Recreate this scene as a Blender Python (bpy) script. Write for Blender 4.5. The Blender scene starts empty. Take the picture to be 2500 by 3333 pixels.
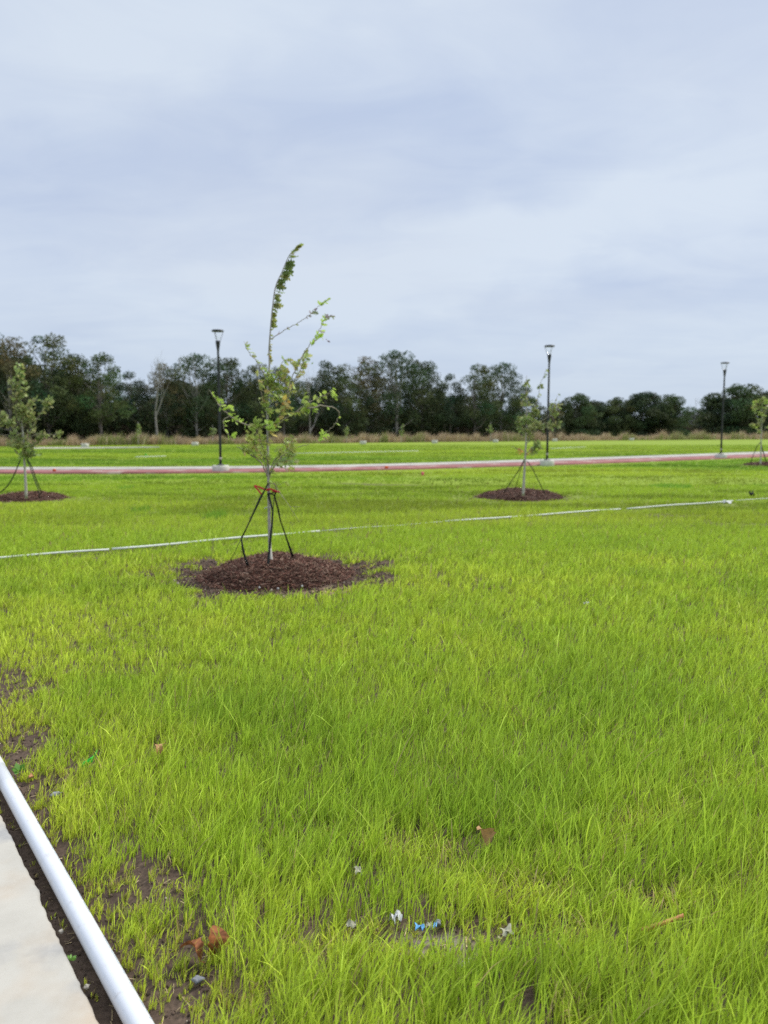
import bpy, math, random
import numpy as np
from mathutils import Vector

# ------------------------------------------------------------------ camera / light
scene = bpy.context.scene
C = scene.collection
F = 2503.0                       # focal length in photograph pixels
TH = math.atan(266.5 / F)        # camera looks slightly down
ST, CT = math.sin(TH), math.cos(TH)
CAMZ = 1.5

cam_d = bpy.data.cameras.new("camera")
cam = bpy.data.objects.new("camera", cam_d)
C.objects.link(cam)
cam.location = (0, 0, CAMZ)
cam.rotation_euler = (math.radians(90) - TH, 0, 0)
cam_d.sensor_fit = 'VERTICAL'
cam_d.sensor_height = 24.0
cam_d.lens = 24.0 * F / 3333.0
cam_d.clip_end = 3000
cam_d.clip_start = 0.05
cam_d.dof.use_dof = True
cam_d.dof.focus_distance = 3.0
cam_d.dof.aperture_fstop = (cam_d.lens / 1000.0) / 0.0095
scene.camera = cam

SUN_EL, SUN_AZ = 50.0, 62.0      # azimuth clockwise from +Y (view direction)
w = bpy.data.worlds.new("World")
scene.world = w
w.use_nodes = True
nt = w.node_tree
nt.nodes.clear()
N = nt.nodes.new
L = nt.links.new
out = N('ShaderNodeOutputWorld')
bg = N('ShaderNodeBackground')
bg.inputs['Strength'].default_value = 0.1
sky = N('ShaderNodeTexSky')
sky.sky_type = 'NISHITA'
sky.sun_disc = False
sky.sun_elevation = math.radians(SUN_EL)
sky.sun_rotation = math.radians(SUN_AZ)
sky.air_density = 1.0
sky.dust_density = 2.0
tc = N('ShaderNodeTexCoord')
sep = N('ShaderNodeSeparateXYZ')
L(tc.outputs['Generated'], sep.inputs[0])


def wm(op, a, b=None, clamp=False):
    n = N('ShaderNodeMath')
    n.operation = op
    n.use_clamp = clamp
    for i, v in enumerate((a, b)):
        if v is None:
            continue
        if isinstance(v, (int, float)):
            n.inputs[i].default_value = v
        else:
            L(v, n.inputs[i])
    return n.outputs[0]


def wmr(v, a, b, c, d):
    n = N('ShaderNodeMapRange')
    n.interpolation_type = 'SMOOTHSTEP'
    L(v, n.inputs[0])
    for i, q in enumerate((a, b, c, d)):
        n.inputs[i + 1].default_value = q
    return n.outputs[0]


zc = wm('MAXIMUM', sep.outputs['Z'], 0.0)
den = wm('ADD', zc, 0.16)
cu = wm('DIVIDE', sep.outputs['X'], den)
cv = wm('DIVIDE', sep.outputs['Y'], den)
cmb = N('ShaderNodeCombineXYZ')
L(cu, cmb.inputs[0])
L(cv, cmb.inputs[1])


def wnoise(scale, rot, sx, sy, detail, off, rough=0.5, dist=0.0):
    mp = N('ShaderNodeMapping')
    mp.inputs['Rotation'].default_value = (0, 0, math.radians(rot))
    mp.inputs['Scale'].default_value = (sx, sy, 1)
    mp.inputs['Location'].default_value = off
    L(cmb.outputs[0], mp.inputs[0])
    n = N('ShaderNodeTexNoise')
    n.inputs['Scale'].default_value = scale
    n.inputs['Detail'].default_value = detail
    n.inputs['Roughness'].default_value = rough
    n.inputs['Distortion'].default_value = dist
    L(mp.outputs[0], n.inputs['Vector'])
    return n.outputs['Fac']


n1 = wnoise(0.9, 22, 0.75, 1.0, 3.0, (3.1, 1.7, 0), 0.45, 0.4)     # broad soft masses
n2 = wnoise(1.3, 14, 0.55, 1.5, 5.0, (7.3, 4.2, 2), 0.5, 0.3)      # streaks
n3 = wnoise(0.8, -30, 1.0, 1.0, 4.0, (11.0, 9.1, 5), 0.5, 0.2)
s1 = wmr(n1, 0.38, 0.64, 0.0, 1.0)
s2 = wmr(n2, 0.36, 0.66, 0.0, 1.0)
s3 = wmr(n3, 0.40, 0.65, 0.0, 1.0)
# broad cloud masses where they stand in this sky (direction = X/Y, Z/Y)
yc = wm('MAXIMUM', sep.outputs['Y'], 0.05)
dcm = N('ShaderNodeCombineXYZ')
L(wm('DIVIDE', sep.outputs['X'], yc), dcm.inputs[0])
L(wm('DIVIDE', sep.outputs['Z'], yc), dcm.inputs[1])
wn = N('ShaderNodeTexNoise')
wn.inputs['Scale'].default_value = 4.5
wn.inputs['Detail'].default_value = 5.0
L(dcm.outputs[0], wn.inputs['Vector'])
wsub = N('ShaderNodeVectorMath')
wsub.operation = 'SUBTRACT'
L(wn.outputs['Color'], wsub.inputs[0])
wsub.inputs[1].default_value = (0.5, 0.5, 0.5)
wsc = N('ShaderNodeVectorMath')
wsc.operation = 'MULTIPLY'
L(wsub.outputs[0], wsc.inputs[0])
wsc.inputs[1].default_value = (0.34, 0.16, 0)
wad = N('ShaderNodeVectorMath')
wad.operation = 'ADD'
L(dcm.outputs[0], wad.inputs[0])
L(wsc.outputs[0], wad.inputs[1])
blob_sum = None
for bx_, by_, sx_, sy_, rot_, amp_ in ((0.30, 0.255, 0.36, 0.075, 12, 1.0), (0.02, 0.20, 0.30, 0.06, 14, 0.75), (0.42, 0.36, 0.24, 0.10, 8, 0.6), (0.05, 0.50, 0.25, 0.09, -6, 0.8), (-0.36, 0.50, 0.22, 0.09, 10, 0.7),
                                       (-0.12, 0.385, 0.34, 0.075, 16, -1.0), (-0.42, 0.28, 0.26, 0.07, 4, -0.9), (0.42, 0.55, 0.20, 0.10, -10, -0.8), (0.28, 0.155, 0.34, 0.028, 6, -0.7), (-0.30, 0.165, 0.26, 0.03, 3, 0.6),
                                       (0.14, 0.31, 0.22, 0.04, 10, -0.5), (0.33, 0.085, 0.3, 0.014, 7, 0.45), (-0.2, 0.085, 0.4, 0.016, 0, -0.35), (0.12, 0.115, 0.3, 0.012, 4, 0.4)):
    mp = N('ShaderNodeMapping')
    mp.vector_type = 'TEXTURE'
    mp.inputs['Location'].default_value = (bx_, by_, 0)
    mp.inputs['Rotation'].default_value = (0, 0, math.radians(rot_))
    mp.inputs['Scale'].default_value = (sx_ * 1.5, sy_ * 1.5, 1)
    L(wad.outputs[0], mp.inputs[0])
    gr = N('ShaderNodeTexGradient')
    gr.gradient_type = 'SPHERICAL'
    L(mp.outputs[0], gr.inputs[0])
    v_ = wm('MULTIPLY', wmr(gr.outputs['Fac'], 0.0, 0.8, 0.0, 1.0), amp_ * 0.42)
    blob_sum = v_ if blob_sum is None else wm('ADD', blob_sum, v_)
fine = wm('MULTIPLY', wm('SUBTRACT', wnoise(3.0, 24, 0.75, 1.25, 7.0, (2.2, 8.1, 3), 0.58, 1.0), 0.5), 1.15)
s1 = wm('ADD', wm('ADD', wm('MULTIPLY', s1, 0.35), 0.34), wm('ADD', blob_sum, fine), clamp=True)


def wmix(f, a, b):
    n = N('ShaderNodeMix')
    n.data_type = 'RGBA'
    if isinstance(f, float):
        n.inputs['Factor'].default_value = f
    else:
        L(f, n.inputs['Factor'])
    for k, v in (('A', a), ('B', b)):
        s = [i for i in n.inputs if i.name == k and i.type == 'RGBA'][0]
        if isinstance(v, tuple):
            s.default_value = v + (1,)
        else:
            L(v, s)
    return [o for o in n.outputs if o.type == 'RGBA'][0]


lav = (5.3, 6.25, 8.15)         # shaded, blue-lavender cloud
pale = (7.1, 7.95, 9.1)          # thin bright cloud
warm = (6.7, 7.3, 8.35)
cloud = wmix(s1, lav, pale)
cloud = wmix(wm('MULTIPLY', s2, 0.22), cloud, pale)
cloud = wmix(wm('MULTIPLY', s3, 0.25), cloud, warm)
hz = wmr(sep.outputs['Z'], 0.0, 0.22, 0.55, 0.0)
cloud = wmix(hz, cloud, (5.75, 6.85, 8.25))
mixc = wmix(0.93, sky.outputs[0], cloud)
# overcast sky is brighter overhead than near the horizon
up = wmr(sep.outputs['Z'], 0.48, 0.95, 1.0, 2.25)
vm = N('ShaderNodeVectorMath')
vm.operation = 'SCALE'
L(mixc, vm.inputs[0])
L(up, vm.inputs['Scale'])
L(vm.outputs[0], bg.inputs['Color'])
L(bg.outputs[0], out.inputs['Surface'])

sun_d = bpy.data.lights.new("sun", 'SUN')
sun_d.energy = 3.5
sun_d.angle = math.radians(10)
sun_d.color = (1.0, 0.95, 0.86)
sun = bpy.data.objects.new("sun", sun_d)
C.objects.link(sun)
_a, _e = math.radians(SUN_AZ), math.radians(SUN_EL)
sdir = Vector((math.sin(_a) * math.cos(_e), math.cos(_a) * math.cos(_e), math.sin(_e)))
sun.rotation_euler = sdir.to_track_quat('Z', 'Y').to_euler()
sun.location = (20, 10, 30)

vs = scene.view_settings
scene.display_settings.display_device = 'sRGB'
vs.view_transform = 'Standard'
vs.look = 'None'
vs.exposure = 0.0
vs.gamma = 1.0
vs.use_curve_mapping = False
scene.render.engine = 'CYCLES'
scene.cycles.use_denoising = False
scene.cycles.max_bounces = 6
scene.cycles.diffuse_bounces = 3
scene.cycles.glossy_bounces = 2
scene.cycles.transmission_bounces = 6
scene.cycles.transparent_max_bounces = 8
scene.cycles.caustics_reflective = False
scene.cycles.caustics_refractive = False


# ------------------------------------------------------------------ picture -> place
def ray(px, py):
    u = (px - 1250.0) / F
    v = (1666.5 - py) / F
    return np.array((u, CT + v * ST, -ST + v * CT))


def gnd(px, py, z=0.0):
    d = ray(px, py)
    t = (z - CAMZ) / d[2]
    return np.array((d[0] * t, d[1] * t, z))


def atY(px, py, Y):
    d = ray(px, py)
    t = Y / d[1]
    return np.array((d[0] * t, Y, CAMZ + d[2] * t))


# ------------------------------------------------------------------ noise
rng = np.random.default_rng(7)
_tab = rng.random((8, 256, 256))


def vn(x, y, k=0):
    x = np.asarray(x, float)
    y = np.asarray(y, float)
    xi = np.floor(x).astype(np.int64)
    yi = np.floor(y).astype(np.int64)
    fx = x - xi
    fy = y - yi
    fx = fx * fx * (3 - 2 * fx)
    fy = fy * fy * (3 - 2 * fy)
    t = _tab[k]
    a = t[xi & 255, yi & 255]
    b = t[(xi + 1) & 255, yi & 255]
    c = t[xi & 255, (yi + 1) & 255]
    d = t[(xi + 1) & 255, (yi + 1) & 255]
    return (a * (1 - fx) + b * fx) * (1 - fy) + (c * (1 - fx) + d * fx) * fy


def fbm(x, y, k=0, o=4):
    s = 0
    a = 0.5
    tot = 0
    for i in range(o):
        s = s + a * vn(x * 2 ** i + 17.3 * i, y * 2 ** i + 5.1 * i, (k + i) % 8)
        tot += a
        a *= 0.5
    return s / tot


def sst(x, a, b):
    t = np.clip((x - a) / (b - a), 0, 1)
    return t * t * (3 - 2 * t)


# ------------------------------------------------------------------ materials
def mat(name, col, rough=0.7, spec=0.3, metal=0.0, nscale=0, namt=0.15, bump=0.0, bscale=40, detail=5, coord='Object', trans=0.0, attr=False, attr_mul=None, stretch=None, sat2=None):
    m = bpy.data.materials.new(name)
    m.use_nodes = True
    t = m.node_tree
    b = t.nodes['Principled BSDF']
    b.inputs['Roughness'].default_value = rough
    b.inputs['Metallic'].default_value = metal
    b.inputs['Specular IOR Level'].default_value = spec
    src = None
    if attr:
        a = t.nodes.new('ShaderNodeAttribute')
        a.attribute_name = 'Col'
        src = a.outputs['Color']
    co = t.nodes.new('ShaderNodeTexCoord')
    vec = co.outputs[coord]
    if stretch:
        mp = t.nodes.new('ShaderNodeMapping')
        mp.inputs['Scale'].default_value = stretch
        t.links.new(vec, mp.inputs[0])
        vec = mp.outputs[0]
    if nscale:
        n = t.nodes.new('ShaderNodeTexNoise')
        n.inputs['Scale'].default_value = nscale
        n.inputs['Detail'].default_value = detail
        t.links.new(vec, n.inputs['Vector'])
        mr = t.nodes.new('ShaderNodeMapRange')
        mr.inputs['From Min'].default_value = 0.3
        mr.inputs['From Max'].default_value = 0.7
        mr.inputs['To Min'].default_value = 0
        mr.inputs['To Max'].default_value = 1
        t.links.new(n.outputs['Fac'], mr.inputs[0])
        mx = t.nodes.new('ShaderNodeMix')
        mx.data_type = 'RGBA'
        A = [i for i in mx.inputs if i.type == 'RGBA']
        t.links.new(mr.outputs[0], mx.inputs['Factor'])
        if src is not None:
            mx.blend_type = 'MULTIPLY'
            vm_ = t.nodes.new('ShaderNodeMapRange')
            vm_.inputs['From Min'].default_value = 0.3
            vm_.inputs['From Max'].default_value = 0.7
            vm_.inputs['To Min'].default_value = 1 - namt
            vm_.inputs['To Max'].default_value = 1 + namt
            t.links.new(n.outputs['Fac'], vm_.inputs[0])
            sc = t.nodes.new('ShaderNodeVectorMath')
            sc.operation = 'SCALE'
            t.links.new(src, sc.inputs[0])
            t.links.new(vm_.outputs[0], sc.inputs['Scale'])
            src = sc.outputs[0]
        else:
            c2 = sat2 or tuple(c * (1 - namt) for c in col)
            c1 = tuple(min(1, c * (1 + namt)) for c in col) if not sat2 else col
            A[0].default_value = tuple(c1) + (1,)
            A[1].default_value = tuple(c2) + (1,)
            src = [o for o in mx.outputs if o.type == 'RGBA'][0]
    if src is None:
        b.inputs['Base Color'].default_value = tuple(col) + (1,)
    else:
        t.links.new(src, b.inputs['Base Color'])
    if bump:
        n = t.nodes.new('ShaderNodeTexNoise')
        n.inputs['Scale'].default_value = bscale
        n.inputs['Detail'].default_value = 6
        t.links.new(vec, n.inputs['Vector'])
        bp = t.nodes.new('ShaderNodeBump')
        bp.inputs['Strength'].default_value = bump
        bp.inputs['Distance'].default_value = 0.01
        t.links.new(n.outputs['Fac'], bp.inputs['Height'])
        t.links.new(bp.outputs[0], b.inputs['Normal'])
    if trans:
        tr = t.nodes.new('ShaderNodeBsdfTranslucent')
        if src is None:
            tr.inputs['Color'].default_value = tuple(col) + (1,)
        else:
            t.links.new(src, tr.inputs['Color'])
        ms = t.nodes.new('ShaderNodeMixShader')
        ms.inputs[0].default_value = trans
        t.links.new(b.outputs[0], ms.inputs[1])
        t.links.new(tr.outputs[0], ms.inputs[2])
        t.links.new(ms.outputs[0], t.nodes['Material Output'].inputs['Surface'])
    return m


M_grass = mat('grass_blades', None, rough=0.5, spec=0.25, attr=True, trans=0.33)
M_leaf = mat('oak_leaves', None, rough=0.5, spec=0.3, attr=True, trans=0.35, nscale=30, namt=0.12)
M_crown = mat('wood_foliage', None, rough=0.7, spec=0.15, attr=True, trans=0.25)
M_dry = mat('dry_grass', None, rough=0.8, spec=0.1, attr=True, trans=0.3)
M_soil = mat('soil', None, rough=0.92, spec=0.15, attr=True, nscale=55, namt=0.35, bump=0.7, bscale=70, detail=8)
M_bark = mat('young_bark', (0.40, 0.37, 0.33), rough=0.85, nscale=40, namt=0.3, bump=0.3, bscale=60, stretch=(3, 3, 0.5))
M_twig = mat('twig_bark', (0.30, 0.26, 0.19), rough=0.85, nscale=30, namt=0.3)
M_wbark = mat('old_bark', (0.16, 0.14, 0.12), rough=0.9, nscale=4, namt=0.4, bump=0.4, bscale=8)
M_pbark = mat('pale_bark', (0.27, 0.25, 0.22), rough=0.9, nscale=3, namt=0.25, bump=0.3, bscale=8)
M_mulch = mat('mulch', None, rough=0.85, spec=0.2, attr=True, nscale=60, namt=0.25)
M_mbase = mat('mulch_bed', (0.060, 0.030, 0.020), rough=0.95, nscale=60, namt=0.5, bump=1.0, bscale=60)
M_concrete = mat('walk_concrete', (0.365, 0.345, 0.30), rough=0.85, nscale=7, namt=0.08, bump=0.12, bscale=160, sat2=None)
M_path = mat('path_concrete', (0.40, 0.375, 0.335), rough=0.9, nscale=1.1, namt=0.22)
M_red = mat('red_track', (0.27, 0.11, 0.10), rough=0.9, nscale=1.3, namt=0.25)
M_foot = mat('footing_concrete', (0.52, 0.505, 0.44), rough=0.9, nscale=6, namt=0.15, bump=0.2, bscale=40)
M_pvc = mat('white_pvc', (0.62, 0.63, 0.65), rough=0.33, spec=0.5, nscale=9, namt=0.025)
M_pvcf = mat('white_pvc_dusty', (0.60, 0.62, 0.56), rough=0.5, spec=0.4, nscale=9, namt=0.06)
M_print = mat('faint_pipe_print', (0.50, 0.55, 0.60), rough=0.5, nscale=200, namt=0.2)
M_black = mat('black_metal', (0.012, 0.013, 0.016), rough=0.42, spec=0.5, nscale=12, namt=0.2)
M_strap = mat('black_webbing', (0.014, 0.016, 0.014), rough=0.75, nscale=60, namt=0.3, bump=0.3, bscale=300)
M_ribbon = mat('red_flagging', (0.72, 0.045, 0.07), rough=0.4, spec=0.4, nscale=30, namt=0.1, trans=0.3)
M_green = mat('green_flagging', (0.03, 0.62, 0.06), rough=0.4, spec=0.4, nscale=30, namt=0.12, trans=0.3)
M_orange = mat('orange_flagging', (0.85, 0.20, 0.05), rough=0.5, nscale=30, namt=0.1, trans=0.3)
M_orangep = mat('faded_orange_plastic', (0.66, 0.30, 0.14), rough=0.6, nscale=60, namt=0.25, trans=0.2)
M_pink = mat('pink_flagging', (0.85, 0.22, 0.28), rough=0.5, nscale=30, namt=0.1, trans=0.3)
M_deadleaf = mat('dead_leaf', (0.24, 0.085, 0.03), rough=0.7, nscale=35, namt=0.4, trans=0.15, stretch=(1, 3, 1))
M_tanleaf = mat('tan_leaf', (0.42, 0.24, 0.11), rough=0.7, nscale=45, namt=0.3, trans=0.15)
M_guard = mat('tree_guard', (0.58, 0.56, 0.48), rough=0.6, nscale=20, namt=0.1)
M_rock = mat('grey_rock', (0.20, 0.205, 0.22), rough=0.85, nscale=60, namt=0.3, bump=0.5, bscale=90)
M_rrock = mat('red_rock', (0.42, 0.20, 0.10), rough=0.85, nscale=50, namt=0.4, bump=0.5, bscale=90)
M_prock = mat('pale_rock', (0.34, 0.31, 0.26), rough=0.85, nscale=50, namt=0.3, bump=0.5, bscale=90)
M_paper = mat('white_scrap', (0.60, 0.61, 0.58), rough=0.5, nscale=40, namt=0.12, trans=0.2)
M_blue = mat('blue_scrap', (0.12, 0.34, 0.60), rough=0.35, spec=0.5, nscale=60, namt=0.3)
M_dirtpaper = mat('soiled_scrap', (0.36, 0.35, 0.25), rough=0.7, nscale=50, namt=0.3, trans=0.15)
M_glass = bpy.data.materials.new('clear_lens')
M_glass.use_nodes = True
_t = M_glass.node_tree
_g = _t.nodes.new('ShaderNodeBsdfGlossy')
_g.inputs['Roughness'].default_value = 0.15
_g.inputs['Color'].default_value = (0.9, 0.92, 0.95, 1)
_tr = _t.nodes.new('ShaderNodeBsdfTransparent')
_ms = _t.nodes.new('ShaderNodeMixShader')
_ms.inputs[0].default_value = 0.07
_t.links.new(_tr.outputs[0], _ms.inputs[1])
_t.links.new(_g.outputs[0], _ms.inputs[2])
_t.links.new(_ms.outputs[0], _t.nodes['Material Output'].inputs['Surface'])


# the near walk slab gets stains of its own
def stain_concrete(m):
    t = m.node_tree
    b = t.nodes['Principled BSDF']
    old = b.inputs['Base Color'].links[0].from_socket
    co = t.nodes.new('ShaderNodeTexCoord')
    prev = old
    for sc, lo, hi, colr, amt, dt in ((2.2, 0.50, 0.70, (0.42, 0.29, 0.17), 0.6, 3), (3.1, 0.56, 0.68, (0.22, 0.22, 0.225), 0.8, 6), (240, 0.66, 0.75, (0.25, 0.22, 0.18), 0.5, 2), (28, 0.35, 0.7, (0.44, 0.42, 0.37), 0.35, 6)):
        n = t.nodes.new('ShaderNodeTexNoise')
        n.inputs['Scale'].default_value = sc
        n.inputs['Detail'].default_value = dt
        t.links.new(co.outputs['Object'], n.inputs['Vector'])
        mr = t.nodes.new('ShaderNodeMapRange')
        mr.inputs['From Min'].default_value = lo
        mr.inputs['From Max'].default_value = hi
        mr.inputs['To Max'].default_value = amt
        t.links.new(n.outputs['Fac'], mr.inputs[0])
        mx = t.nodes.new('ShaderNodeMix')
        mx.data_type = 'RGBA'
        A = [i for i in mx.inputs if i.type == 'RGBA']
        t.links.new(mr.outputs[0], mx.inputs['Factor'])
        t.links.new(prev, A[0])
        A[1].default_value = colr + (1,)
        prev = [o for o in mx.outputs if o.type == 'RGBA'][0]
    t.links.new(prev, b.inputs['Base Color'])


stain_concrete(M_concrete)


def mud_on(m, col, scale, lo, hi, amt, stretch):
    t = m.node_tree
    b = t.nodes['Principled BSDF']
    old = b.inputs['Base Color'].links[0].from_socket
    co = t.nodes.new('ShaderNodeTexCoord')
    mp = t.nodes.new('ShaderNodeMapping')
    mp.inputs['Scale'].default_value = stretch
    t.links.new(co.outputs['Object'], mp.inputs[0])
    n = t.nodes.new('ShaderNodeTexNoise')
    n.inputs['Scale'].default_value = scale
    n.inputs['Detail'].default_value = 9
    n.inputs['Roughness'].default_value = 0.62
    t.links.new(mp.outputs[0], n.inputs['Vector'])
    mr = t.nodes.new('ShaderNodeMapRange')
    mr.inputs['From Min'].default_value = lo
    mr.inputs['From Max'].default_value = hi
    mr.inputs['To Max'].default_value = amt
    t.links.new(n.outputs['Fac'], mr.inputs[0])
    mx = t.nodes.new('ShaderNodeMix')
    mx.data_type = 'RGBA'
    A = [i for i in mx.inputs if i.type == 'RGBA']
    t.links.new(mr.outputs[0], mx.inputs['Factor'])
    t.links.new(old, A[0])
    A[1].default_value = col + (1,)
    t.links.new([o for o in mx.outputs if o.type == 'RGBA'][0], b.inputs['Base Color'])


mud_on(M_pvc, (0.30, 0.24, 0.18), 22, 0.60, 0.72, 0.35, (1, 1, 1))
mud_on(M_pvc, (0.45, 0.43, 0.40), 90, 0.62, 0.70, 0.3, (1, 1, 1))
mud_on(M_path, (0.22, 0.19, 0.14), 1.6, 0.52, 0.7, 0.6, (1, 1, 1))
mud_on(M_red, (0.42, 0.36, 0.30), 0.9, 0.54, 0.62, 0.7, (1, 1, 1))


# ------------------------------------------------------------------ object helpers
def tag(o, label=None, cat=None, group=None, kind=None):
    if label:
        o['label'] = label
    if cat:
        o['category'] = cat
    if group:
        o['group'] = group
    if kind:
        o['kind'] = kind
    return o


def empty(name, loc, label, cat, group=None):
    o = bpy.data.objects.new(name, None)
    o.empty_display_size = 0.1
    o.location = tuple(float(q) for q in loc)
    C.objects.link(o)
    return tag(o, label, cat, group)


def link_mesh(name, me, m, parent=None):
    if m is not None:
        me.materials.append(m)
    o = bpy.data.objects.new(name, me)
    C.objects.link(o)
    if parent is not None:
        o.parent = parent
    return o


def npmesh(name, V, loops, totals, m, parent=None, cols=None, smooth=False):
    """V (n,3), loops flat indices, totals verts per face."""
    me = bpy.data.meshes.new(name)
    V = np.ascontiguousarray(V, dtype=np.float32)
    loops = np.ascontiguousarray(loops, dtype=np.int32)
    totals = np.ascontiguousarray(totals, dtype=np.int32)
    me.vertices.add(len(V))
    me.vertices.foreach_set('co', V.ravel())
    me.loops.add(len(loops))
    me.loops.foreach_set('vertex_index', loops)
    me.polygons.add(len(totals))
    st = np.concatenate(([0], np.cumsum(totals)[:-1])).astype(np.int32)
    me.polygons.foreach_set('loop_start', st)
    me.polygons.foreach_set('loop_total', totals)
    if smooth:
        me.polygons.foreach_set('use_smooth', np.ones(len(totals), dtype=bool))
    if cols is not None:
        a = me.color_attributes.new('Col', 'FLOAT_COLOR', 'POINT')
        c4 = np.ones((len(V), 4), dtype=np.float32)
        c4[:, :3] = cols
        a.data.foreach_set('color', c4.ravel())
    me.update(calc_edges=True)
    return link_mesh(name, me, m, parent)


class MB:
    def __init__(s):
        s.V = []
        s.L = []
        s.T = []
        s.C = []
        s.n = 0

    def add(s, V, faces, col=None):
        V = np.asarray(V, float)
        s.V.append(V)
        for f in faces:
            s.L.extend(int(i) + s.n for i in f)
            s.T.append(len(f))
        s.n += len(V)
        s.C.append(np.tile(np.asarray(col if col is not None else (1, 1, 1), float), (len(V), 1)))

    def tube(s, pts, rad, seg=8, col=None, caps=True):
        pts = [np.asarray(p, float) for p in pts]
        n = len(pts)
        if np.isscalar(rad):
            rad = [rad] * n
        V = []
        ref = None
        for i, p in enumerate(pts):
            d = pts[min(i + 1, n - 1)] - pts[max(i - 1, 0)]
            d = d / (np.linalg.norm(d) + 1e-9)
            if ref is None:
                ref = np.array((0, 0, 1.0)) if abs(d[2]) < 0.9 else np.array((1.0, 0, 0))
            a = np.cross(d, ref)
            a /= np.linalg.norm(a) + 1e-9
            b = np.cross(a, d)
            ref = b
            for k in range(seg):
                t = 2 * math.pi * k / seg
                V.append(p + rad[i] * (a * math.cos(t) + b * math.sin(t)))
        fs = []
        for i in range(n - 1):
            for k in range(seg):
                k2 = (k + 1) % seg
                fs.append((i * seg + k, i * seg + k2, (i + 1) * seg + k2, (i + 1) * seg + k))
        if caps:
            fs.append(tuple(range(seg))[::-1])
            fs.append(tuple((n - 1) * seg + k for k in range(seg)))
        s.add(V, fs, col)

    def lathe(s, prof, c=(0, 0, 0), seg=24, col=None):
        V = []
        for r, z in prof:
            for k in range(seg):
                t = 2 * math.pi * k / seg
                V.append((c[0] + r * math.cos(t), c[1] + r * math.sin(t), c[2] + z))
        n = len(prof)
        fs = []
        for i in range(n - 1):
            for k in range(seg):
                k2 = (k + 1) % seg
                fs.append((i * seg + k, i * seg + k2, (i + 1) * seg + k2, (i + 1) * seg + k))
        fs.append(tuple(range(seg))[::-1])
        fs.append(tuple((n - 1) * seg + k for k in range(seg)))
        s.add(V, fs, col)

    def ribbon(s, pts, wdir, width, thick=0.001, col=None):
        """flat strap along pts with real thickness; wdir one vector or one per point"""
        pts = [np.asarray(p, float) for p in pts]
        n = len(pts)
        V = []
        for i, p in enumerate(pts):
            d = pts[min(i + 1, n - 1)] - pts[max(i - 1, 0)]
            d /= np.linalg.norm(d) + 1e-9
            wd = np.asarray(wdir[i] if isinstance(wdir, list) else wdir, float)
            wd = wd - d * np.dot(wd, d)
            wd /= np.linalg.norm(wd) + 1e-9
            nn = np.cross(d, wd)
            ww = width[i] if hasattr(width, '__len__') else width
            V += [p - wd * ww / 2 - nn * thick / 2, p + wd * ww / 2 - nn * thick / 2, p + wd * ww / 2 + nn * thick / 2, p - wd * ww / 2 + nn * thick / 2]
        fs = []
        for i in range(n - 1):
            for k in range(4):
                k2 = (k + 1) % 4
                fs.append((i * 4 + k, i * 4 + k2, (i + 1) * 4 + k2, (i + 1) * 4 + k))
        fs.append((3, 2, 1, 0))
        fs.append(tuple((n - 1) * 4 + k for k in range(4)))
        s.add(V, fs, col)

    def build(s, name, m, parent=None, smooth=False, local=None):
        V = np.concatenate(s.V)
        if local is not None:
            V = V - np.asarray(local)
        cols = np.concatenate(s.C)
        return npmesh(name, V, s.L, s.T, m, parent, cols=cols, smooth=smooth)


def spline(pts, n=6):
    P = [np.asarray(p, float) for p in pts]
    if len(P) < 3:
        return P
    P = [2 * P[0] - P[1]] + P + [2 * P[-1] - P[-2]]
    o = []
    for i in range(1, len(P) - 2):
        for k in range(n):
            t = k / n
            a, b, c, d = P[i - 1], P[i], P[i + 1], P[i + 2]
            o.append(0.5 * (2 * b + (c - a) * t + (2 * a - 5 * b + 4 * c - d) * t * t + (3 * b - a - 3 * c + d) * t ** 3))
    o.append(P[-2])
    return o


# ------------------------------------------------------------------ layout of the lawn
# slab edge, pipe line (ground coordinates)
PA, PB = gnd(0, 2507, 0.03), gnd(457, 3333, 0.03)
PR = 0.030
pdir = (PA - PB)[:2] / np.linalg.norm((PA - PB)[:2])       # away from the camera
pnorm = np.array((pdir[1], -pdir[0]))                      # to the right of the pipe


def sdist(x, y):
    return (x - PB[0]) * pnorm[0] + (y - PB[1]) * pnorm[1]


slab_px = [(-90, 2470), (0, 2646), (54, 2759), (120, 2891), (196, 3053), (274, 3210), (330, 3333), (425, 3540)]
SLABZ = 0.035
slab_pts = [gnd(a, b, SLABZ) for a, b in slab_px]
_sd = np.array([sdist(p[0], p[1]) for p in slab_pts])
SLAB_S = float(np.mean(_sd[1:7]))
print('slab s', _sd, 'pipe', PA, PB)

TREE_Y = 7.75
T_MAIN = atY(880, 1856, TREE_Y)
main_c = (atY(893, 1856, TREE_Y)[0], 7.85)
left_b = gnd(86, 1621, 0.12)
right_b = gnd(1703, 1613, 0.15)
fright_b = gnd(2475, 1513, 0.10)
MOUNDS = [(main_c[0], main_c[1], 0.76, 0.195), (gnd(92, 1624)[0], gnd(92, 1624)[1], 0.74, 0.15),
          (gnd(1692, 1619)[0], gnd(1692, 1619)[1], 0.90, 0.19), (gnd(2490, 1514)[0], gnd(2490, 1514)[1], 0.80, 0.13)]

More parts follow.
